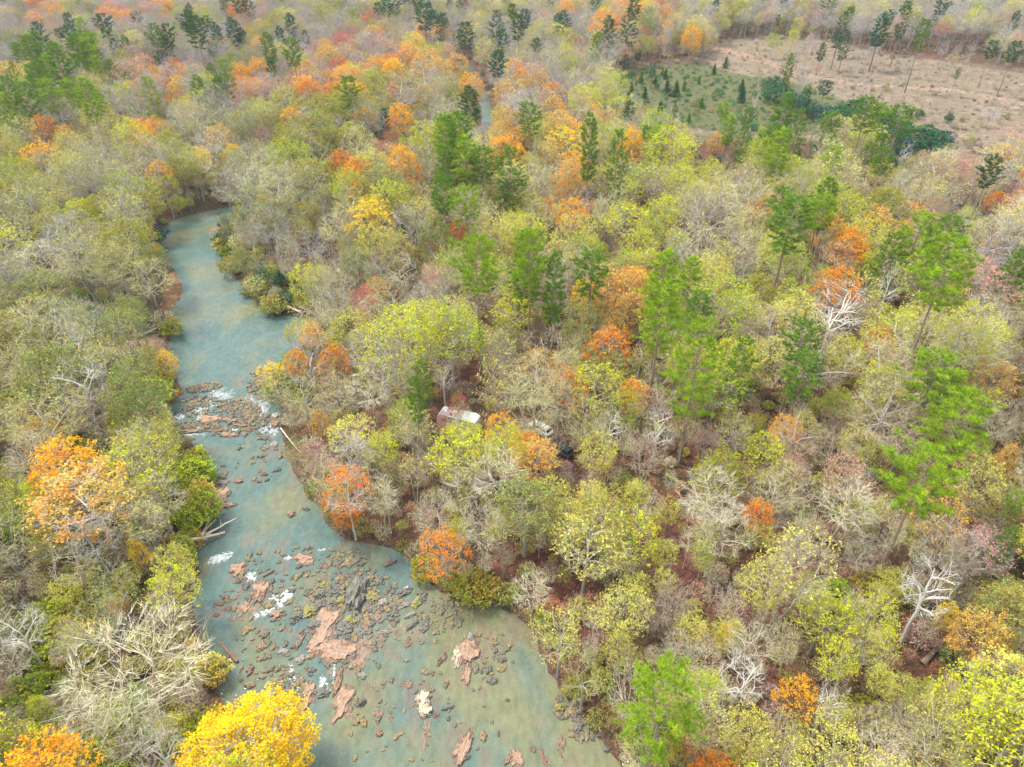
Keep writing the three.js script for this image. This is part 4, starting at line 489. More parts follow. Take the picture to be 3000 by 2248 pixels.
seen(0, 560, 0.59, `g 390 110 140 @lime;b 190 70 180 &moss;b 620 90 190 &grey;y 890 80 75 @lime H6;y 950 80 40 @lime H5;g 640 240 240 @olive L|broad olive-yellow tree crown at the brown river bend;g 520 230 130;s 170 285 140 @ever;e 745 230 90;b 360 250 250 &grey;b 590 380 230 &straw;w 310 370 130 #1;g 215 490 210 @moss;b 60 190 170;b 740 430 190 &straw;g 630 600 170 @moss;s 250 700 150 @ever;s 420 650 200 @ever;s 340 690 140 @ever;b 600 720 170 &tan;b 420 790 230 &straw;b 540 860 210 &grey;y 830 850 90 @gold H9;g 750 850 120 H9;w 90 850 190 #0;s 640 930 90;s 710 930 90 @fresh;s 50 390 90 @ever;s 90 420 80 @ever;
b 790 540 60 #4 &dark H11|dark bare trunk leaning over the orange sandbar;s 1110 250 90 @ever;b 1230 190 130;s 1120 170 60 @ever;r 1060 210 60 H5;s 1130 390 120 @olive;b 1240 490 110 H7 &straw;s 1210 350 60 @ever;l 880 20 120`);
seen(750, 560, 0.59, `y 590 80 110;y 560 140 180 @gold;l 600 250 160;b 760 150 230 &grey;p 1040 70 160 @bright;p 930 30 140 @mid;y 800 20 60;p 1100 380 230 @bright H30 #2 L|big flat-topped bright pine on a long dark trunk above the campsite;w 720 380 180 #1 L|twisted white dead tree with crooked arms on the hillside;r 880 420 100 @pink;r 870 290 60;r 540 540 140 @red;o 530 630 90 @salmon;l 820 640 240 @lime #0;l 450 700 190;y 280 710 110 @amber;o 390 850 140 @orange;o 200 850 120 @orange;y 85 915 120 @gold H7 L|small gold tree leaning over the tail of the still pool;l 150 700 50 H8;p 820 910 110 @mid;w 930 900 130 #1;w 1040 640 160 #1;b 390 560 180 &grey;b 560 780 190 &cream;s 60 440 130 @ever;s 160 430 80 @ever;s 150 545 80 @ever;s 260 500 80 @ever;s 230 560 80 @olive;b 260 250 140 &grey;b 60 130 190 &grey;b 480 350 160 &moss;g 480 340 120;b 180 80 140;b 370 180 130;l 1230 420 90;w 1190 720 60 #1;s 30 500 100 @drab;s 90 590 120 @drab`);
seen(1500, 560, 0.59, `l 740 110 170 @lime;l 560 150 190;l 330 200 170;l 700 200 120;l 640 280 160 @lime;l 570 360 120;g 650 370 100;y 240 310 90 @tawny;o 400 90 70;l 440 300 80;p 90 350 190 @bright H30 L|bright pine with a tall bare trunk, first of the trio beside the orange grove;p 210 430 130 @mid H28 #3;p 400 390 180 @mid;o 480 480 180 @tawny;o 600 480 190 @tawny;o 430 560 160 @tawny;o 590 590 170 @tawny;r 720 480 90 @salmon;p 890 400 130 @bright;d 920 590 140 @mid H20;p 740 600 200 @bright H29;p 930 800 270 @bright H28 #4 L|largest fresh-green pine of the hillside, drooping boughs down to mid height;p 850 690 130 @bright;b 860 240 210 &grey;b 1000 120 210 &grey;l 1040 40 140;l 1010 390 140 @straw;l 1180 620 160;l 1100 570 140;l 1150 820 170;y 320 720 160 @drab;g 350 640 180;o 130 870 170 @tawny;w 80 750 150 #0;w 640 790 80 #1;b 470 740 120;d 150 190 26 H14 #3;d 232 260 18 H9 #3`);
seen(2250, 560, 0.59, `p 110 150 210 @mid;p 260 110 150 @bright;p 70 60 130;o 550 160 190 @tawny;o 720 120 100 @amber;p 740 210 180 @bright;p 610 300 150 @mid;p 870 420 290 @bright #2 L|wide spreading pine with a leaning trunk, beside the white dead snag;p 1230 370 130;l 430 240 140 @straw;y 490 380 130 @lime;b 340 340 210 &tan;w 610 440 150 #1 H19 &white L|white dead snag with bleached forked arms standing among yellow-green trees;l 150 620 210;l 100 350 210;g 90 560 70;l 400 800 170;l 560 830 160;o 560 740 140 @orange;p 820 930 250 @bright #0;y 1110 930 190 @tawny;r 60 490 90;b 180 760 200 &cream;l 1040 190 100;r 960 300 110 @salmon;r 1090 290 90 @salmon;b 1150 700 220;y 1000 700 130 @tawny;b 880 690 170;r 1080 400 120 @pink;b 880 200 130;p 170 900 190 @mid L|dense dark green pine standing over the amber thicket, eastern slope;l 1180 130 90 @straw`);
seen(0, 1120, 0.59, `s 720 70 200 @fresh;l 600 240 90 @lime H8;s 730 340 80 @green;o 440 560 430 @tawny H17 #1 &white L|orange-tinged tree with bright white limbs on the west bank;b 150 380 290 #2 &cream;b 440 120 190 &tan;b 60 200 170;s 60 100 150;b 520 300 180;b 780 570 210;s 970 460 140 @fresh;s 960 690 90 @green;b 700 690 210 &cream;g 210 800 150;s 60 650 130;w 330 860 230 #0;y 680 830 90 H8;l 900 900 170;b 80 880 160 &cream;o 680 165 46 H4;s 860 440 110;s 1030 480 80 @fresh`);
seen(750, 1120, 0.59, `o 450 600 190 @orange H15 #3 &white L|vivid orange tree with white limbs overhanging the near pool;o 430 770 110 @orange H8;o 320 190 110 @tawny H8;r 290 370 120 @pink H10;l 480 260 190 @straw;l 620 330 170;b 800 220 180 &tan;l 1030 290 190 @lime L|yellow-green tree in front of the camper trailer;y 1210 220 130 @amber H9 L|rounded amber tree between the trailer and the white car;b 560 30 210;b 400 50 190;b 230 60 170;b 200 370 130;b 250 500 180;b 360 560 160;b 620 570 170 &cream;b 870 660 210 &cream;b 1130 680 240 &cream;l 1000 740 90 H10;o 920 880 200 #3 @orange;l 1150 370 110;b 780 440 140;s 270 530 50;b 1000 520 180;b 80 40 150 H9;p 790 70 90 @mid H20;b 1000 190 120 #4 &cream;r 960 240 60 @red H6;r 1000 110 80 @red H7;r 930 200 60 @red H8`);
seen(1500, 1120, 0.59, `b 100 100 300 #2 &straw L|very broad flat-crowned bare tree above the parked cars;w 60 220 110 #1 H8;b 190 270 130 #4 &cream H11;o 90 320 190 @orange H9;y 20 360 110 H8;l 560 130 160;b 380 200 190 &straw;l 430 350 170 @straw;w 740 200 170 #0;b 860 230 140;r 960 300 110 @pink;y 1030 440 250 @olive L|golden-olive broad tree downhill of the pink tree;b 1100 250 180;g 1190 220 110;o 1230 660 140 @orange;b 1060 700 260 &cream;l 210 580 180 @straw;l 400 590 180 @straw;l 290 700 210 @straw;s 560 465 50 @green;s 575 600 34 @fresh;s 650 645 36 @fresh;s 570 790 90 @green;s 680 835 50 @fresh;l 950 860 110 H9;b 1180 460 100;r 690 330 50 H7;b 560 900 130`);
seen(2250, 1120, 0.59, `p 870 60 210 @bright;p 930 220 320 @bright #2 L|huge fresh-green pine near the eastern edge, broad layered crown;p 760 500 370 @bright #2 H25 L|bright pine with a thick pale trunk, closest pine to the eastern lower slope;b 570 150 310 &tan;b 660 310 170;l 440 290 160;r 380 460 180 @salmon;b 460 480 120 &cream;b 400 590 260 &cream;b 200 730 190 &cream;b 600 690 240 &cream;l 1060 490 200 @straw;o 860 640 230 @tawny;r 1050 830 230 @pink #3;b 900 800 290 &cream;p 1230 600 100 @bright;g 1170 680 170;o 1190 370 110 @tawny;l 1040 350 110;b 1170 170 160;l 340 100 140;y 80 240 130 @amber;r 110 420 130;b 340 200 140;l 60 850 130;p 1190 790 100 @mid`);
seen(0, 1680, 0.59, `b 640 460 690 #2 &cream H15 L|giant pale bare tree spreading like a starburst on the near west bank;w 780 860 220 #2 H11;b 430 720 200 &cream;o 590 165 80 H4 @orange;y 190 650 100 @lime H6;s 300 300 200;s 420 150 180;s 200 240 200 @fresh;s 120 600 200;w 70 250 240 #0 &white;b 40 430 170 &cream;s 230 780 150 @fresh;l 90 850 200 @lime H8;o 180 890 150 @tawny H6;l 860 90 200 @lime;s 1040 470 110 @fresh;y 1110 320 50 @gold H5;y 1255 815 560 @gold #0 H14 L|brilliant golden tree at the water's edge, closest to the camera;s 900 780 200 @olive;s 950 880 200 @green;s 600 790 200;r 15 560 60 H7;b 560 30 210;s 350 450 160 @olive;s 480 760 150 @olive;s 700 760 140 @green;s 830 700 120 @olive`);
seen(750, 1680, 0.59, `w 350 860 170 #2 H10 &grey;s 1080 70 180 @olive;s 1150 90 120 @tawny;s 980 50 100 @olive;s 820 -10 120 @olive`);
seen(1500, 1680, 0.59, `p 750 590 380 @bright #4 H22 L|bright lime-green pine filling the near slope, closest pine of all;l 540 190 230 @straw;l 520 370 120;b 230 310 230 &straw;b 590 600 210 #4 &cream;b 350 520 190 &straw;b 80 100 180 &cream;l 760 40 90 @straw;b 960 400 160 &cream;w 1140 490 260 #0 &white L|white-armed sycamore with a grey forked trunk on the brown slope;b 1180 340 210 &cream;o 1060 300 90 @gold H7;o 850 820 130 @tawny H6;s 160 230 70 @fresh;s 330 560 100 @olive;b 1000 780 240 &cream;l 1180 800 210 @straw;b 620 890 210 &straw;b 800 130 180 &tan;s 650 790 150 @fresh`);
seen(2250, 1680, 0.59, `l 280 220 230 @lime;l 540 230 190;l 350 430 190 @lime;l 560 380 160 @lime;w 830 30 280 #0 H18 L|big white-limbed tree with a thick leaning trunk, lower eastern slope;o 890 210 110 @gold;o 1060 290 240 @tawny;w 310 620 160 #1 H12;o 150 620 170 @amber H8;l 1050 640 340 @lime;l 760 610 130;b 850 830 330 &straw #5;b 60 830 190 &cream #5;l 300 880 260 @straw;r 390 760 60 H4 @red;s 500 720 200 @olive;b 80 350 160 &cream;s 330 130 200 @green;s 560 70 180 @olive;g 1200 100 160;l 1200 470 130 @straw;b 1230 350 130;b 560 880 210 &cream;b 180 60 110`);

// ---------------------------------------------------------------- planting
const KIND = {
  p: { name: 'pine_tree', cat: 'pine tree', proto: 'pine', H: 25, W: 7.5, leaf: ['bright', 'mid', 'mid'], bark: ['pinebark'], noun: 'pine' },
  d: { name: 'pine_tree', cat: 'pine tree', proto: 'pine', H: 23, W: 7, leaf: ['teal', 'deep'], bark: ['pinebark'], noun: 'pine' },
  b: { name: 'bare_tree', cat: 'bare tree', proto: 'bare', H: 17, W: 8.5, leaf: ['straw', 'drab'], bark: ['tan', 'straw', 'grey', 'cream'], noun: 'leafless tree' },
  w: { name: 'white_barked_tree', cat: 'bare tree', proto: 'white', H: 18, W: 8.5, leaf: ['straw'], bark: ['white', 'cream'], noun: 'white-limbed leafless tree' },
  l: { name: 'yellow_green_tree', cat: 'leafy tree', proto: 'lime', H: 16, W: 8.8, leaf: ['lime', 'straw', 'fresh'], bark: ['straw', 'cream', 'tan'], noun: 'tree' },
  g: { name: 'dull_green_tree', cat: 'leafy tree', proto: 'full', H: 15, W: 8.5, leaf: ['olive', 'moss', 'drab'], bark: ['moss', 'tan'], noun: 'tree' },
  y: { name: 'golden_leaved_tree', cat: 'autumn tree', proto: 'full', H: 15.5, W: 8, leaf: ['gold', 'amber'], bark: ['tan', 'grey'], noun: 'tree' },
  o: { name: 'orange_leaved_tree', cat: 'autumn tree', proto: 'full', H: 15, W: 8, leaf: ['orange', 'tawny', 'amber'], bark: ['tan', 'brown'], noun: 'tree' },
  r: { name: 'red_leaved_tree', cat: 'autumn tree', proto: 'lime', H: 14, W: 7.5, leaf: ['red', 'salmon', 'pink'], bark: ['lilac', 'tan'], noun: 'tree' },
  n: { name: 'young_pine', cat: 'young pine', proto: 'young', H: 6, W: 3.5, leaf: ['mid', 'deep', 'teal'], bark: ['pinebark'], noun: 'young cone-shaped pine' },
  s: { name: 'leafy_bush', cat: 'bush', proto: 'shrub', H: 3.6, W: 4.6, leaf: ['green', 'olive', 'fresh'], bark: ['tan'], noun: 'bush' },
  e: { name: 'evergreen_bush', cat: 'bush', proto: 'shrub', H: 6, W: 6, leaf: ['dusk', 'ever'], bark: ['dark'], noun: 'evergreen bush' },
};
const TINT = { bright: 'bright green', mid: 'mid green', teal: 'bluish dark green', deep: 'deep green', lime: 'lime-yellow', straw: 'straw-yellow', fresh: 'fresh yellow-green', olive: 'olive', moss: 'mossy green', drab: 'yellow-brown', gold: 'golden yellow', amber: 'amber', orange: 'orange', tawny: 'tawny orange', salmon: 'salmon pink', red: 'red', pink: 'dusty pink', green: 'grass-green', ever: 'dark glossy green', dusk: 'blue-green', tan: 'tan', grey: 'grey', lilac: 'lilac-grey', cream: 'cream', white: 'white', brown: 'brown', dark: 'dark', rust: 'rusty', pinebark: '' };
const pick = (R, a) => a[Math.floor(R() * a.length)];
const plants = [];
function plan(kind, x, z, D, H, R, o = {}) {
  const K = KIND[kind], list = o.leaf === 'gold' && o.land && kind === 'y' && H > 13 && z > -70 ? PROTO.golden : PROTO[K.proto], proto = list[o.p !== undefined ? o.p % list.length : Math.floor(R() * (o.land ? list.length : list.length))];
  const west = x < -20 + z * -0.02, far = -z > 260; let bark = o.bark ?? pick(R, K.bark), leaf = o.leaf ?? pick(R, K.leaf);
  if (kind === 'b' && !o.bark) { const q = R(); bark = far ? (q < 0.4 ? 'lilac' : q < 0.75 ? 'grey' : 'tan') : west ? (q < 0.3 ? 'moss' : q < 0.55 ? 'grey' : q < 0.8 ? 'straw' : 'cream') : (q < 0.35 ? 'tan' : q < 0.65 ? 'straw' : q < 0.9 ? 'cream' : 'grey'); leaf = west ? 'drab' : 'straw'; }
  const e = { kind, K, proto, x, z, y: ground(x, z), sx: D / proto.D, sy: H / proto.H, D, H, a: R() * 6.2832, bark, leaf, label: o.label, land: o.land }; plants.push(e); return e;
}
const built = {};
const woodDark = { tan: 'grey', straw: 'grey', cream: 'tan', moss: 'grey', lilac: 'grey', grey: 'grey', white: 'white', brown: 'brown', dark: 'dark', pinebark: 'pinebark', rust: 'brown' };
function raise(e) {                                                      // the first of its look is built with its parts, the rest are clones
  const key = e.proto.id + e.bark + e.leaf; let o;
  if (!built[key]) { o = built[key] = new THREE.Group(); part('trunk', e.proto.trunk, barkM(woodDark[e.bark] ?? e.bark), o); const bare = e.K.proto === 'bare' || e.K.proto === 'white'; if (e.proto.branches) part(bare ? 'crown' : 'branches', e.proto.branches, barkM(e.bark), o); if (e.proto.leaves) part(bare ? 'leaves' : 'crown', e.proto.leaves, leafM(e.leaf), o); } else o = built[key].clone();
  o.name = numbered(e.K.name); o.position.set(e.x, e.y - 0.1, e.z); o.rotation.y = e.a; o.scale.set(e.sx, e.sy, e.sx); scene.add(o); e.o = o; return o;
}
// first those picked out above
const clearOf = [];
{
  const R = rng(300);
  for (const s of SEEN) {
    const K = KIND[s.kind]; let H = s.H ?? K.H, p, D;
    for (let it = 0; it < 3; it++) { const mid = (K.proto === 'shrub' ? 0.45 : K.proto === 'young' ? 0.45 : K.proto === 'pine' ? 0.80 : 0.70) * H; p = at(s.x, s.y, mid); const gy = ground(p.x, p.z); p = at(s.x, s.y, gy + mid); D = s.w * px(p.x, gy + mid, p.z)[2] / FOCAL; if (!s.H && it === 0) H = K.H * clamp(0.35 + 0.65 * D / K.W, 0.42, 1.3) * (0.94 + R() * 0.12); }
    for (let t = 0; t < 30 && bank(p.x, p.z) < 0.7; t++) { const e = 0.6, gx = bank(p.x + e, p.z) - bank(p.x - e, p.z), gz = bank(p.x, p.z + e) - bank(p.x, p.z - e), l = Math.hypot(gx, gz) || 1; p.x += gx / l * 0.4; p.z += gz / l * 0.4; }
    const e = plan(s.kind, p.x, p.z, D * (s.kind === 'e' ? 1.3 : 1.06), H, R, s); e.hand = true; clearOf.push(e);
  }
}
// then the wood between them, by what grows where
const GROVE = ['grgrrggrggogggogggyrgogggggggg', 'gggggggogrrryggggggyygbgcccccg', 'ppporrbrrryyyogrbgnnnnnncccccc', 'vvvvrbbbovoovgrbbbgnnnnnneeccc', 'vyvvyoobovvrbpyyylopnnpnppeeck', 'ovvvbovvvvyvbpblyopplblpbkkrrr', 'ovvvovvvvovbbbplylllbbbplorrkr', 'vvuuowwvkkbbbplllllbblllybpprr', 'ouuvvwwoobbrrbpplyyplllllblprb', 'ouuovwwwwlblbbbboyypplllbbbbbb', 'vuuobwwwwybbbbbblyybppllllbbbb', 'bbbvuwwwwbbbbbkbbbybpplpllbppb', 'bbbbubwwbbbbblbbkblbkbbblbpppb', 'bbuoluwwbrblblykyklbkkykbbpplb', 'ubyyouuwbbbkbbkkllbkkrbllbpplr', 'sybbuuwwwobbbbbllbkkkblblbrrbo', 'bsubbuwwwwobbbbllbkkkblbbrbrrg', 'busubbwwwwwwbbblkkkkkbllbbbroo', 'busuubbwwwwwwwwblkkkbllllbkoob', 'busubbuwwwwwwwwwbllpbbllllkkoo', 'susubbbwwwwwwwwwbbplbbylllklbl', 'yusuubbbwwwwwwwwbbllblbbllblll', 'oyuubbbbwwwwwwwwbbblbblbllblll'];
const grove = (x, y) => GROVE[clamp(Math.floor(y / 100), 0, 22)][clamp(Math.floor(x / 100), 0, 29)];
const MIX = { g: 'bbbbbbbbbbbbbgbrlbd', b: 'bbbbbbbbbllbbgbwblbo', v: 'bbbbbbbbgggbbblbgb', o: 'gggggbbbbylgb', l: 'llllllbbbbbblgb', y: 'ooyyobbbbllog', r: 'rrobbbbbbbbo', k: 'bbbbbbwbblbbo', p: 'ppplbbbbllb', u: 'ggbbbbgbbglw', s: 'gbbbgbu', n: 'n', e: 'e' };
const DENS = { k: 0.5, n: 0.10, e: 0.05, c: 0.09, w: 0, u: 0.8, s: 0.8 };
const visWater = riverPx, visFar = farPx, hidePx = [[[1285, 1190], [1402, 1190], [1402, 1266], [1285, 1266]], [[1545, 1222], [1618, 1222], [1618, 1285], [1545, 1285]], [[1610, 1285], [1674, 1285], [1674, 1348], [1610, 1348]]];
const openPx = [[[1540, 110], [1760, 100], [2060, 150], [2212, 165], [2212, 290], [2060, 330], [1900, 270], [1700, 190], [1600, 160]], [[1340, 180], [1500, 140], [1720, 190], [1890, 260], [1700, 280], [1560, 280], [1400, 255]], [[398, 612], [393, 640], [350, 705], [335, 700], [350, 620], [375, 585]], [[368, 735], [366, 775], [290, 770], [300, 732]]].map((p) => p.map(([x, y]) => [x * OV, y * OV]));
const SPOTS = []; for (const [poly, st] of [[farPx, 7], [openPx[2], 16], [openPx[3], 16]]) { let x0 = 1e9, x1 = -1e9, y0 = 1e9, y1 = -1e9; for (const [x, y] of poly) { x0 = Math.min(x0, x); x1 = Math.max(x1, x); y0 = Math.min(y0, y); y1 = Math.max(y1, y); } if (poly === farPx) y0 = 205; for (let y = y0; y < y1; y += st) for (let x = x0; x < x1; x += st) if (inside(poly, x, y)) SPOTS.push([x, y]); }
const blocks = (x, y, rx, ry, k) => { let n = 0, h = 0, c = 0; for (let i = 0; i < 13; i++) { const a = i * 1.0472, r = i === 0 ? 0 : i < 7 ? 0.5 : 0.95, sx = x + Math.cos(a) * r * rx, sy = y + Math.sin(a) * r * ry; if (inside(visWater, sx, sy) || inside(visFar, sx, sy)) n++; for (const q of hidePx) if (inside(q, sx, sy)) h++; for (const q of openPx) if (inside(q, sx, sy)) { c++; break; } } if (n > 2 * k || h > 0 || c > 3 * k) return true; for (const [sx, sy] of SPOTS) { const dx = (sx - x) / rx, dy = sy - y; if (Math.abs(dx) < 1 && dy > -ry && dy < ry * 1.6 && dx * dx + (dy / ry) ** 2 < 1.1) return true; } return false; };
{
  const R = rng(301); let z = -22;
  while (z > -900) {
    const d = -z, step = (5.3 + d * 0.0035) * (d > 650 ? 1.5 : 1), half = 48 + d * 0.86;
    for (let x = -half; x < half; x += step) {
      const X = x + (R() - 0.5) * step * 0.95, Z = z + (R() - 0.5) * step * 0.95, q = R(), q2 = R(); if (bank(X, Z) < 1.2) continue;
      const gy = ground(X, Z), [sx, sy, sf] = px(X, gy + 9, Z), cell = grove(sx, sy); if (sf < 8) continue; if (q > (DENS[cell] ?? 0.92)) continue; if (cell === 'w' || (cell !== 'n' && cell !== 'c' && (inside(CLEAR, X, Z) || inside(REGROW, X, Z)))) continue;
      let kind = cell === 'c' ? 'b' : pick(() => q2, MIX[cell]); if (kind === 'u') kind = 'b'; const K = KIND[kind], size = cell === 'k' ? 0.62 + R() * 0.3 : cell === 'c' ? 0.4 + R() * 0.25 : cell === 'n' ? 0.5 + R() * 0.6 : 0.58 + R() * 0.68, D = K.W * size * (0.9 + R() * 0.3), H = K.H * lerp(1, size, 0.75) * (0.9 + R() * 0.2);
      const c = px(X, gy + H * 0.62, Z), rx = D / 2 * FOCAL / c[2], ry = rx * 0.85; if (blocks(c[0], c[1], rx, ry, 1)) continue;
      let bad = false; for (const e of clearOf) { const dx = e.x - X, dz = e.z - Z; if (Math.abs(dx) < 9 && Math.abs(dz) < 9 && dx * dx + dz * dz < (0.30 * (e.D + D)) ** 2) { bad = true; break; } } if (bad) continue;
      plan(kind, X, Z, D, H, R);
    }
    z -= step * 0.9;
  }
}
// up to 290 of a kind stand as trees of their own, those nearest the camera first; the rest make one far-off wood
const count = {}, wood = [];
plants.sort((a, b) => (b.hand ? 1 : 0) - (a.hand ? 1 : 0) || (a.x * a.x + a.z * a.z) - (b.x * b.x + b.z * b.z));
const MOST = 290, inFrame = (e) => { const [x, y] = px(e.x, e.y + e.H * 0.6, e.z); return x > -60 && x < 3060 && y > -60 && y < 2340; };
for (const e of plants) { const n = count[e.K.name] ?? 0; if ((e.hand || inFrame(e)) && n < MOST) { count[e.K.name] = n + 1; raise(e); } else wood.push(e); }
{
  const forest = new THREE.Group(); forest.name = 'distant_forest'; forest.userData.kind = 'stuff'; forest.userData.label = 'far autumn wood of bare, green and orange trees to the upper edge'; scene.add(forest);
  const sets = {}, white = { w: woodMat(lin(1, 1, 1)), l: leafMat(lin(1, 1, 1), 0.25) };
  const put = (name, geo, mat, m, c) => { if (!geo) return; const s = sets[geo.uuid] ??= { name, geo, mat, list: [] }; s.list.push([m, c]); };
  for (const e of wood) { const m = new THREE.Matrix4().compose(V(e.x, e.y - 0.1, e.z), new THREE.Quaternion().setFromAxisAngle(Yax, e.a), V(e.sx, e.sy, e.sx)), v = 0.88 + ((e.a * 7) % 1) * 0.24; put('trunk', e.proto.trunk, white.w, m, BARK[woodDark[e.bark] ?? e.bark].map((c) => c * v)); put('branches', e.proto.branches, white.w, m, BARK[e.bark].map((c) => c * v)); put('crown', e.proto.leaves, white.l, m, LEAF[e.leaf].map((c) => c * v)); }
  for (const s of Object.values(sets)) { const im = new THREE.InstancedMesh(s.geo, s.mat, s.list.length); im.name = s.name; im.userData.kind = 'stuff'; s.list.forEach(([m, c], i) => { im.setMatrixAt(i, m); im.setColorAt(i, lin(...c)); }); lit(im); forest.add(im); }
}
// the tangle of saplings, briars and brush under the trees
{
  const R = rng(302), under = new THREE.Group(); under.name = 'undergrowth'; under.userData.kind = 'stuff'; under.userData.label = 'tangle of saplings, briars and low brush on the forest floor'; scene.add(under);
  const geos = [...PROTO.thicket, ...PROTO.shrub, PROTO.bare[1], PROTO.bare[3], PROTO.bare[4], PROTO.bare[7], PROTO.lime[3]].map((p, i) => mergeGeometries([p.trunk, p.branches, i > 5 && i < 10 ? null : p.leaves].filter(Boolean))), sets = geos.map(() => []);
  const HUES = { k: [[0.42, 0.20, 0.11], [0.46, 0.28, 0.18], [0.36, 0.16, 0.08], [0.52, 0.42, 0.28], [0.44, 0.27, 0.24], [0.40, 0.36, 0.06]], b: [[0.46, 0.36, 0.22], [0.42, 0.23, 0.12], [0.42, 0.38, 0.10], [0.52, 0.46, 0.28], [0.36, 0.34, 0.06], [0.44, 0.30, 0.26]], u: [[0.32, 0.37, 0.02], [0.40, 0.38, 0.04], [0.20, 0.28, 0.02], [0.5, 0.45, 0.18], [0.46, 0.36, 0.06]], v: [[0.28, 0.28, 0.12], [0.22, 0.24, 0.06], [0.36, 0.33, 0.2]], n: [[0.20, 0.28, 0.06], [0.28, 0.26, 0.08], [0.08, 0.22, 0.06], [0.05, 0.17, 0.07], [0.32, 0.27, 0.13]], c: [[0.50, 0.41, 0.31], [0.36, 0.28, 0.18], [0.26, 0.25, 0.09], [0.22, 0.15, 0.10], [0.44, 0.33, 0.27]], l: [[0.42, 0.42, 0.08], [0.38, 0.28, 0.14], [0.34, 0.18, 0.10]], e: [[0.03, 0.11, 0.08], [0.06, 0.13, 0.06]] };
  const alias = { s: 'u', o: 'v', y: 'b', r: 'k', p: 'b', g: 'v' };
  let z = -18; while (z > -560) {
    const d = -z, step = 2.0 + d * 0.0075, half = 44 + d * 0.82;
    for (let x = -half; x < half; x += step) {
      const X = x + (R() - 0.5) * step, Z = z + (R() - 0.5) * step, b = bank(X, Z), q = R(); if (b < 0.4) continue; const gy = ground(X, Z), [sx, sy] = px(X, gy + 1, Z); let cell = grove(sx, sy); cell = inside(REGROW, X, Z) ? 'n' : inside(CLEAR, X, Z) ? 'c' : cell; if (cell === 'w') cell = x < 0 && sx < 900 ? 'u' : 'b'; cell = alias[cell] ?? cell;
      let sand = false; for (const s of SANDS) if (inside(s, X, Z)) sand = true; if (sand || (cell === 'c' && q < 0.12) || q > 0.97) continue; if (hidePx.some((p) => inside(p, sx, sy + 8) || inside(p, sx, sy))) continue; if (b < 4 && (inside(visWater, sx, sy - 14) || inside(visFar, sx, sy - 10))) continue;
      const leafy = cell === 'u' ? R() < 0.6 : cell === 'v' || cell === 'l' || cell === 'n' ? R() < 0.35 : R() < 0.16, k = leafy ? 3 + Math.floor(R() * 3) : Math.floor(R() * 3), s = (0.45 + R() * R() * 0.85) * (cell === 'c' ? 0.6 : cell === 'n' ? 0.75 : cell === 'u' ? 1.25 : 1), c = pick(R, HUES[cell]), v = 0.8 + R() * 0.4;
      if (b > 2 && cell !== 'c' && cell !== 'n' && cell !== 'e' && R() < 0.3) { const t = 6 + Math.floor(R() * 5), w = 0.26 + R() * 0.26, q = t === 10 ? [0.46, 0.44, 0.08] : pick(R, [[0.46, 0.41, 0.27], [0.42, 0.37, 0.2], [0.36, 0.3, 0.22], [0.44, 0.33, 0.28], [0.5, 0.46, 0.34]]); if (!inside(visWater, sx, sy - 40)) { sets[t].push([new THREE.Matrix4().compose(V(X, gy - 0.1, Z), new THREE.Quaternion().setFromAxisAngle(Yax, R() * 6.28), V(w, w, w)), lin(q[0] * v, q[1] * v, q[2] * v)]); continue; } }
      sets[k].push([new THREE.Matrix4().compose(V(X, gy - 0.1, Z), new THREE.Quaternion().setFromAxisAngle(Yax, R() * 6.28), V(s, s * (0.8 + R() * 0.5), s)), lin(c[0] * v, c[1] * v, c[2] * v)]);
    }
    z -= step * 0.9;
  }
  const m = woodMat(lin(1, 1, 1)); geos.forEach((g, i) => { if (!sets[i].length) return; const im = new THREE.InstancedMesh(g, m, sets[i].length); im.name = 'brush'; im.userData.kind = 'stuff'; sets[i].forEach(([a, c], k) => { im.setMatrixAt(k, a); im.setColorAt(k, c); }); lit(im); under.add(im); });
}

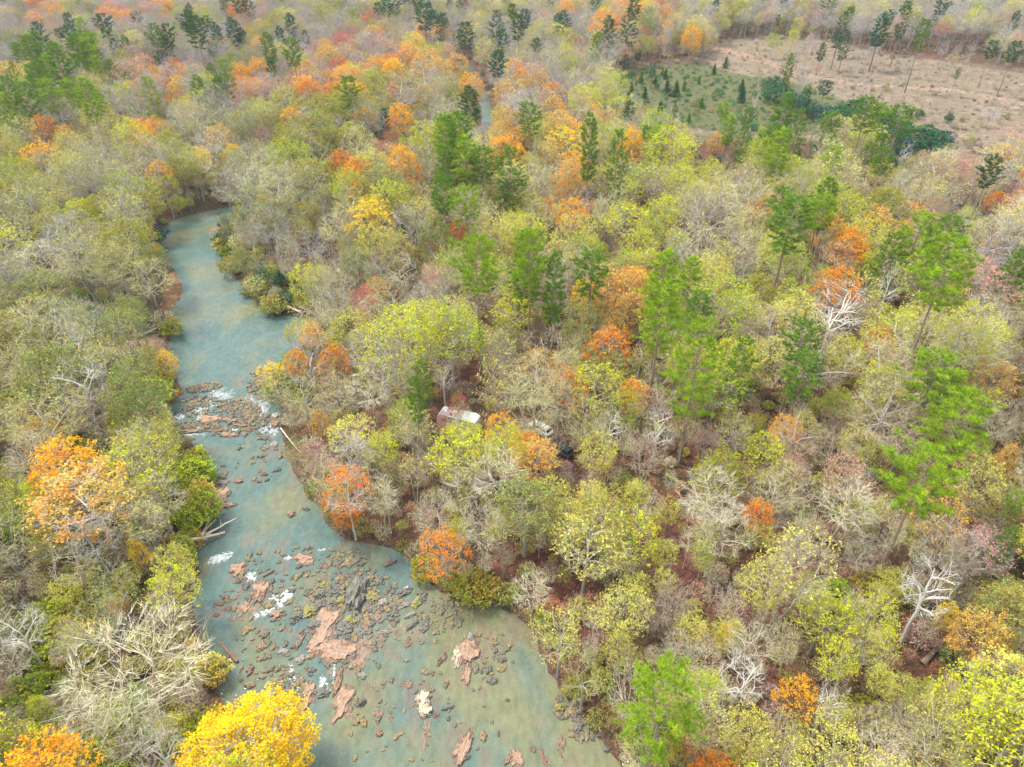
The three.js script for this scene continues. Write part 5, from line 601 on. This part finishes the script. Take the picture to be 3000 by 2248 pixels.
// ---------------------------------------------------------------- labels: each by its look and its place among things one can find
{
  const marks = []; const mark = (text, x, y) => { const p = atG(x * OV, y * OV); marks.push({ text, x: p.x, z: p.z }); };
  mark('the white camper trailer', 990, 912); mark('the white parked car', 1170, 922); mark('the dark parked car', 1210, 968); mark('the orange sandbar', 370, 620); mark('the tan sandbar', 320, 750); mark('the gravel spit of the upper rapids', 425, 840); mark('the white spill of the upper rapids', 605, 915); mark('the driftwood pile', 455, 1140); mark('the broken bank snag', 447, 1015); mark('the brown river bend', 390, 475); mark('the bushy point', 590, 660); mark('the leaf-carpeted grove', 640, 520); mark('the dark boulder ledge', 780, 1280); mark('the pale rock island', 915, 1525); mark('the wooded nose of land', 900, 1215); mark('the mossy offshore boulder', 1210, 1535); mark('the far glimpse of water', 1045, 210); mark('the vine-draped evergreen thicket', 1850, 270); mark('the fork of the dirt road', 1870, 188); mark('the western end of the dirt road', 1560, 105); mark('the eastern end of the dirt road', 2190, 225); mark('the middle of the young pine patch', 1520, 220); mark('the mossy fallen log', 1454, 1035); mark('the splintered fallen tree', 1612, 1265); mark('the dark curved fallen trunk', 2018, 1410); mark('the picture’s upper left corner'.replace('’', "'"), 40, 20); mark("the picture's upper right corner", 2170, 20); mark("the picture's lower left corner", 30, 1630); mark("the picture's lower right corner", 2180, 1630); mark("the left edge at one third height", 15, 550); mark("the left edge at half height", 15, 850); mark("the left edge at two thirds height", 15, 1130); mark("the right edge at one third height", 2195, 520); mark("the right edge at half height", 2195, 830); mark("the right edge at two thirds height", 2195, 1120); mark("the top edge, one quarter along", 550, 15); mark("the top edge, halfway along", 1100, 10); mark("the top edge, three quarters along", 1660, 20); mark("the bottom edge, two thirds along", 1500, 1640); mark("the bottom edge, three quarters along", 1850, 1640); mark('the bright green pine block, far west', 150, 270);
  const grown = plants.filter((e) => e.o); for (const e of grown) if (e.label) { tag(e.o, e.label, e.K.cat); if (e.land) marks.push({ text: 'the ' + e.label.split(/,| with | on | among | above | beside | below | standing | overhanging | rising | in | leaning | at | filling | spreading /)[0], x: e.x, z: e.z }); }
  const dup = {}; for (const m of marks) dup[m.text] = (dup[m.text] ?? 0) + 1; const used = marks.filter((m) => dup[m.text] === 1);
  const ONES = ['', 'first', 'second', 'third', 'fourth', 'fifth', 'sixth', 'seventh', 'eighth', 'ninth', 'tenth', 'eleventh', 'twelfth', 'thirteenth', 'fourteenth', 'fifteenth', 'sixteenth', 'seventeenth', 'eighteenth', 'nineteenth'], TENS = { 2: 'twent', 3: 'thirt', 4: 'fort', 5: 'fift', 6: 'sixt', 7: 'sevent', 8: 'eight', 9: 'ninet' };
  const ordinal = (n) => n === 1 ? 'nearest' : (n < 20 ? ONES[n] : n % 10 ? TENS[Math.floor(n / 10)] + 'y-' + ONES[n % 10] : TENS[n / 10] + 'ieth') + ' nearest';
  const group = { pine_tree: 'pines scattered through the wood', bare_tree: 'leafless trees of the wood', white_barked_tree: 'white-limbed trees of the wood', yellow_green_tree: 'yellow-green trees of the wood', dull_green_tree: 'dull green trees of the wood', golden_leaved_tree: 'golden autumn trees', orange_leaved_tree: 'orange autumn trees', red_leaved_tree: 'red and pink autumn trees', young_pine: 'young pines of the regrowth patch', leafy_bush: 'leafy bushes along the river', evergreen_bush: 'evergreen bushes' };
  const look = (e) => { const q = e.D / e.K.W, s = q > 1.15 ? 'broad' : q < 0.75 ? 'small' : '', t = e.K.proto === 'bare' ? TINT[e.bark] : e.K.proto === 'white' ? '' : TINT[e.leaf]; return [s, t, e.K.noun].filter(Boolean).join(' '); };
  const by = {}; for (const e of grown) { e.look = look(e); (by[e.look] ??= []).push(e); e.o.userData.group = group[e.K.name]; }
  for (const e of grown) { if (e.label) continue; let m = null, b = 1e9; for (const k of used) { const d = (k.x - e.x) ** 2 + (k.z - e.z) ** 2; if (d < b && d > 0.01) { b = d; m = k; } } const rank = 1 + by[e.look].filter((f) => f !== e && (f.x - m.x) ** 2 + (f.z - m.z) ** 2 < b).length; tag(e.o, `${e.look}, ${ordinal(rank)} ${rank === 1 ? '' : ''}to ${m.text}`.replace(/ +/g, ' '), e.K.cat, group[e.K.name]); }
  const rm = used, rk = {}; for (const r of rocks) { r.s = (r.w > 4.5 ? 'large ' : r.w < 1.6 ? 'small ' : '') + r.look; (rk[r.s] ??= []).push(r); }
  const stones = [['the dark boulder ledge', 780, 1280], ['the pale rock island', 915, 1525], ['the broadest rock shelf', 720, 1360], ['the driftwood pile', 455, 1140], ['the long tan rock slab', 465, 912], ['the white spill of the upper rapids', 605, 915], ['the golden tree by the water', 560, 1480], ['the jagged ridged outcrop', 1010, 1410], ['the mossy offshore boulder', 1210, 1535], ['the orange tree over the water', 745, 1190], ['the leaning brown trunk', 497, 1410], ['the narrow rock chute', 715, 1480], ['the white water west of the ledge', 600, 1280], ['the bottom edge of the picture', 1000, 1640]].map(([t, x, y]) => { const p = at(x * OV, y * OV, WATER); return { text: t, x: p.x, z: p.z }; });
  for (const r of rocks) { if (r.label) { tag(r.o, r.label, 'rock', 'rocks in the river'); continue; } let m = null, b = 1e9; for (const k of stones) { const d = (k.x - r.x) ** 2 + (k.z - r.z) ** 2; if (d < b) { b = d; m = k; } } const rank = 1 + rk[r.s].filter((f) => f !== r && (f.x - m.x) ** 2 + (f.z - m.z) ** 2 < b).length; tag(r.o, `${r.s}, ${ordinal(rank)} to ${m.text}`, 'rock', 'rocks in the river'); }
  console.log('individuals', JSON.stringify(count), 'wood', wood.length);
}
renderer.render(scene, camera);
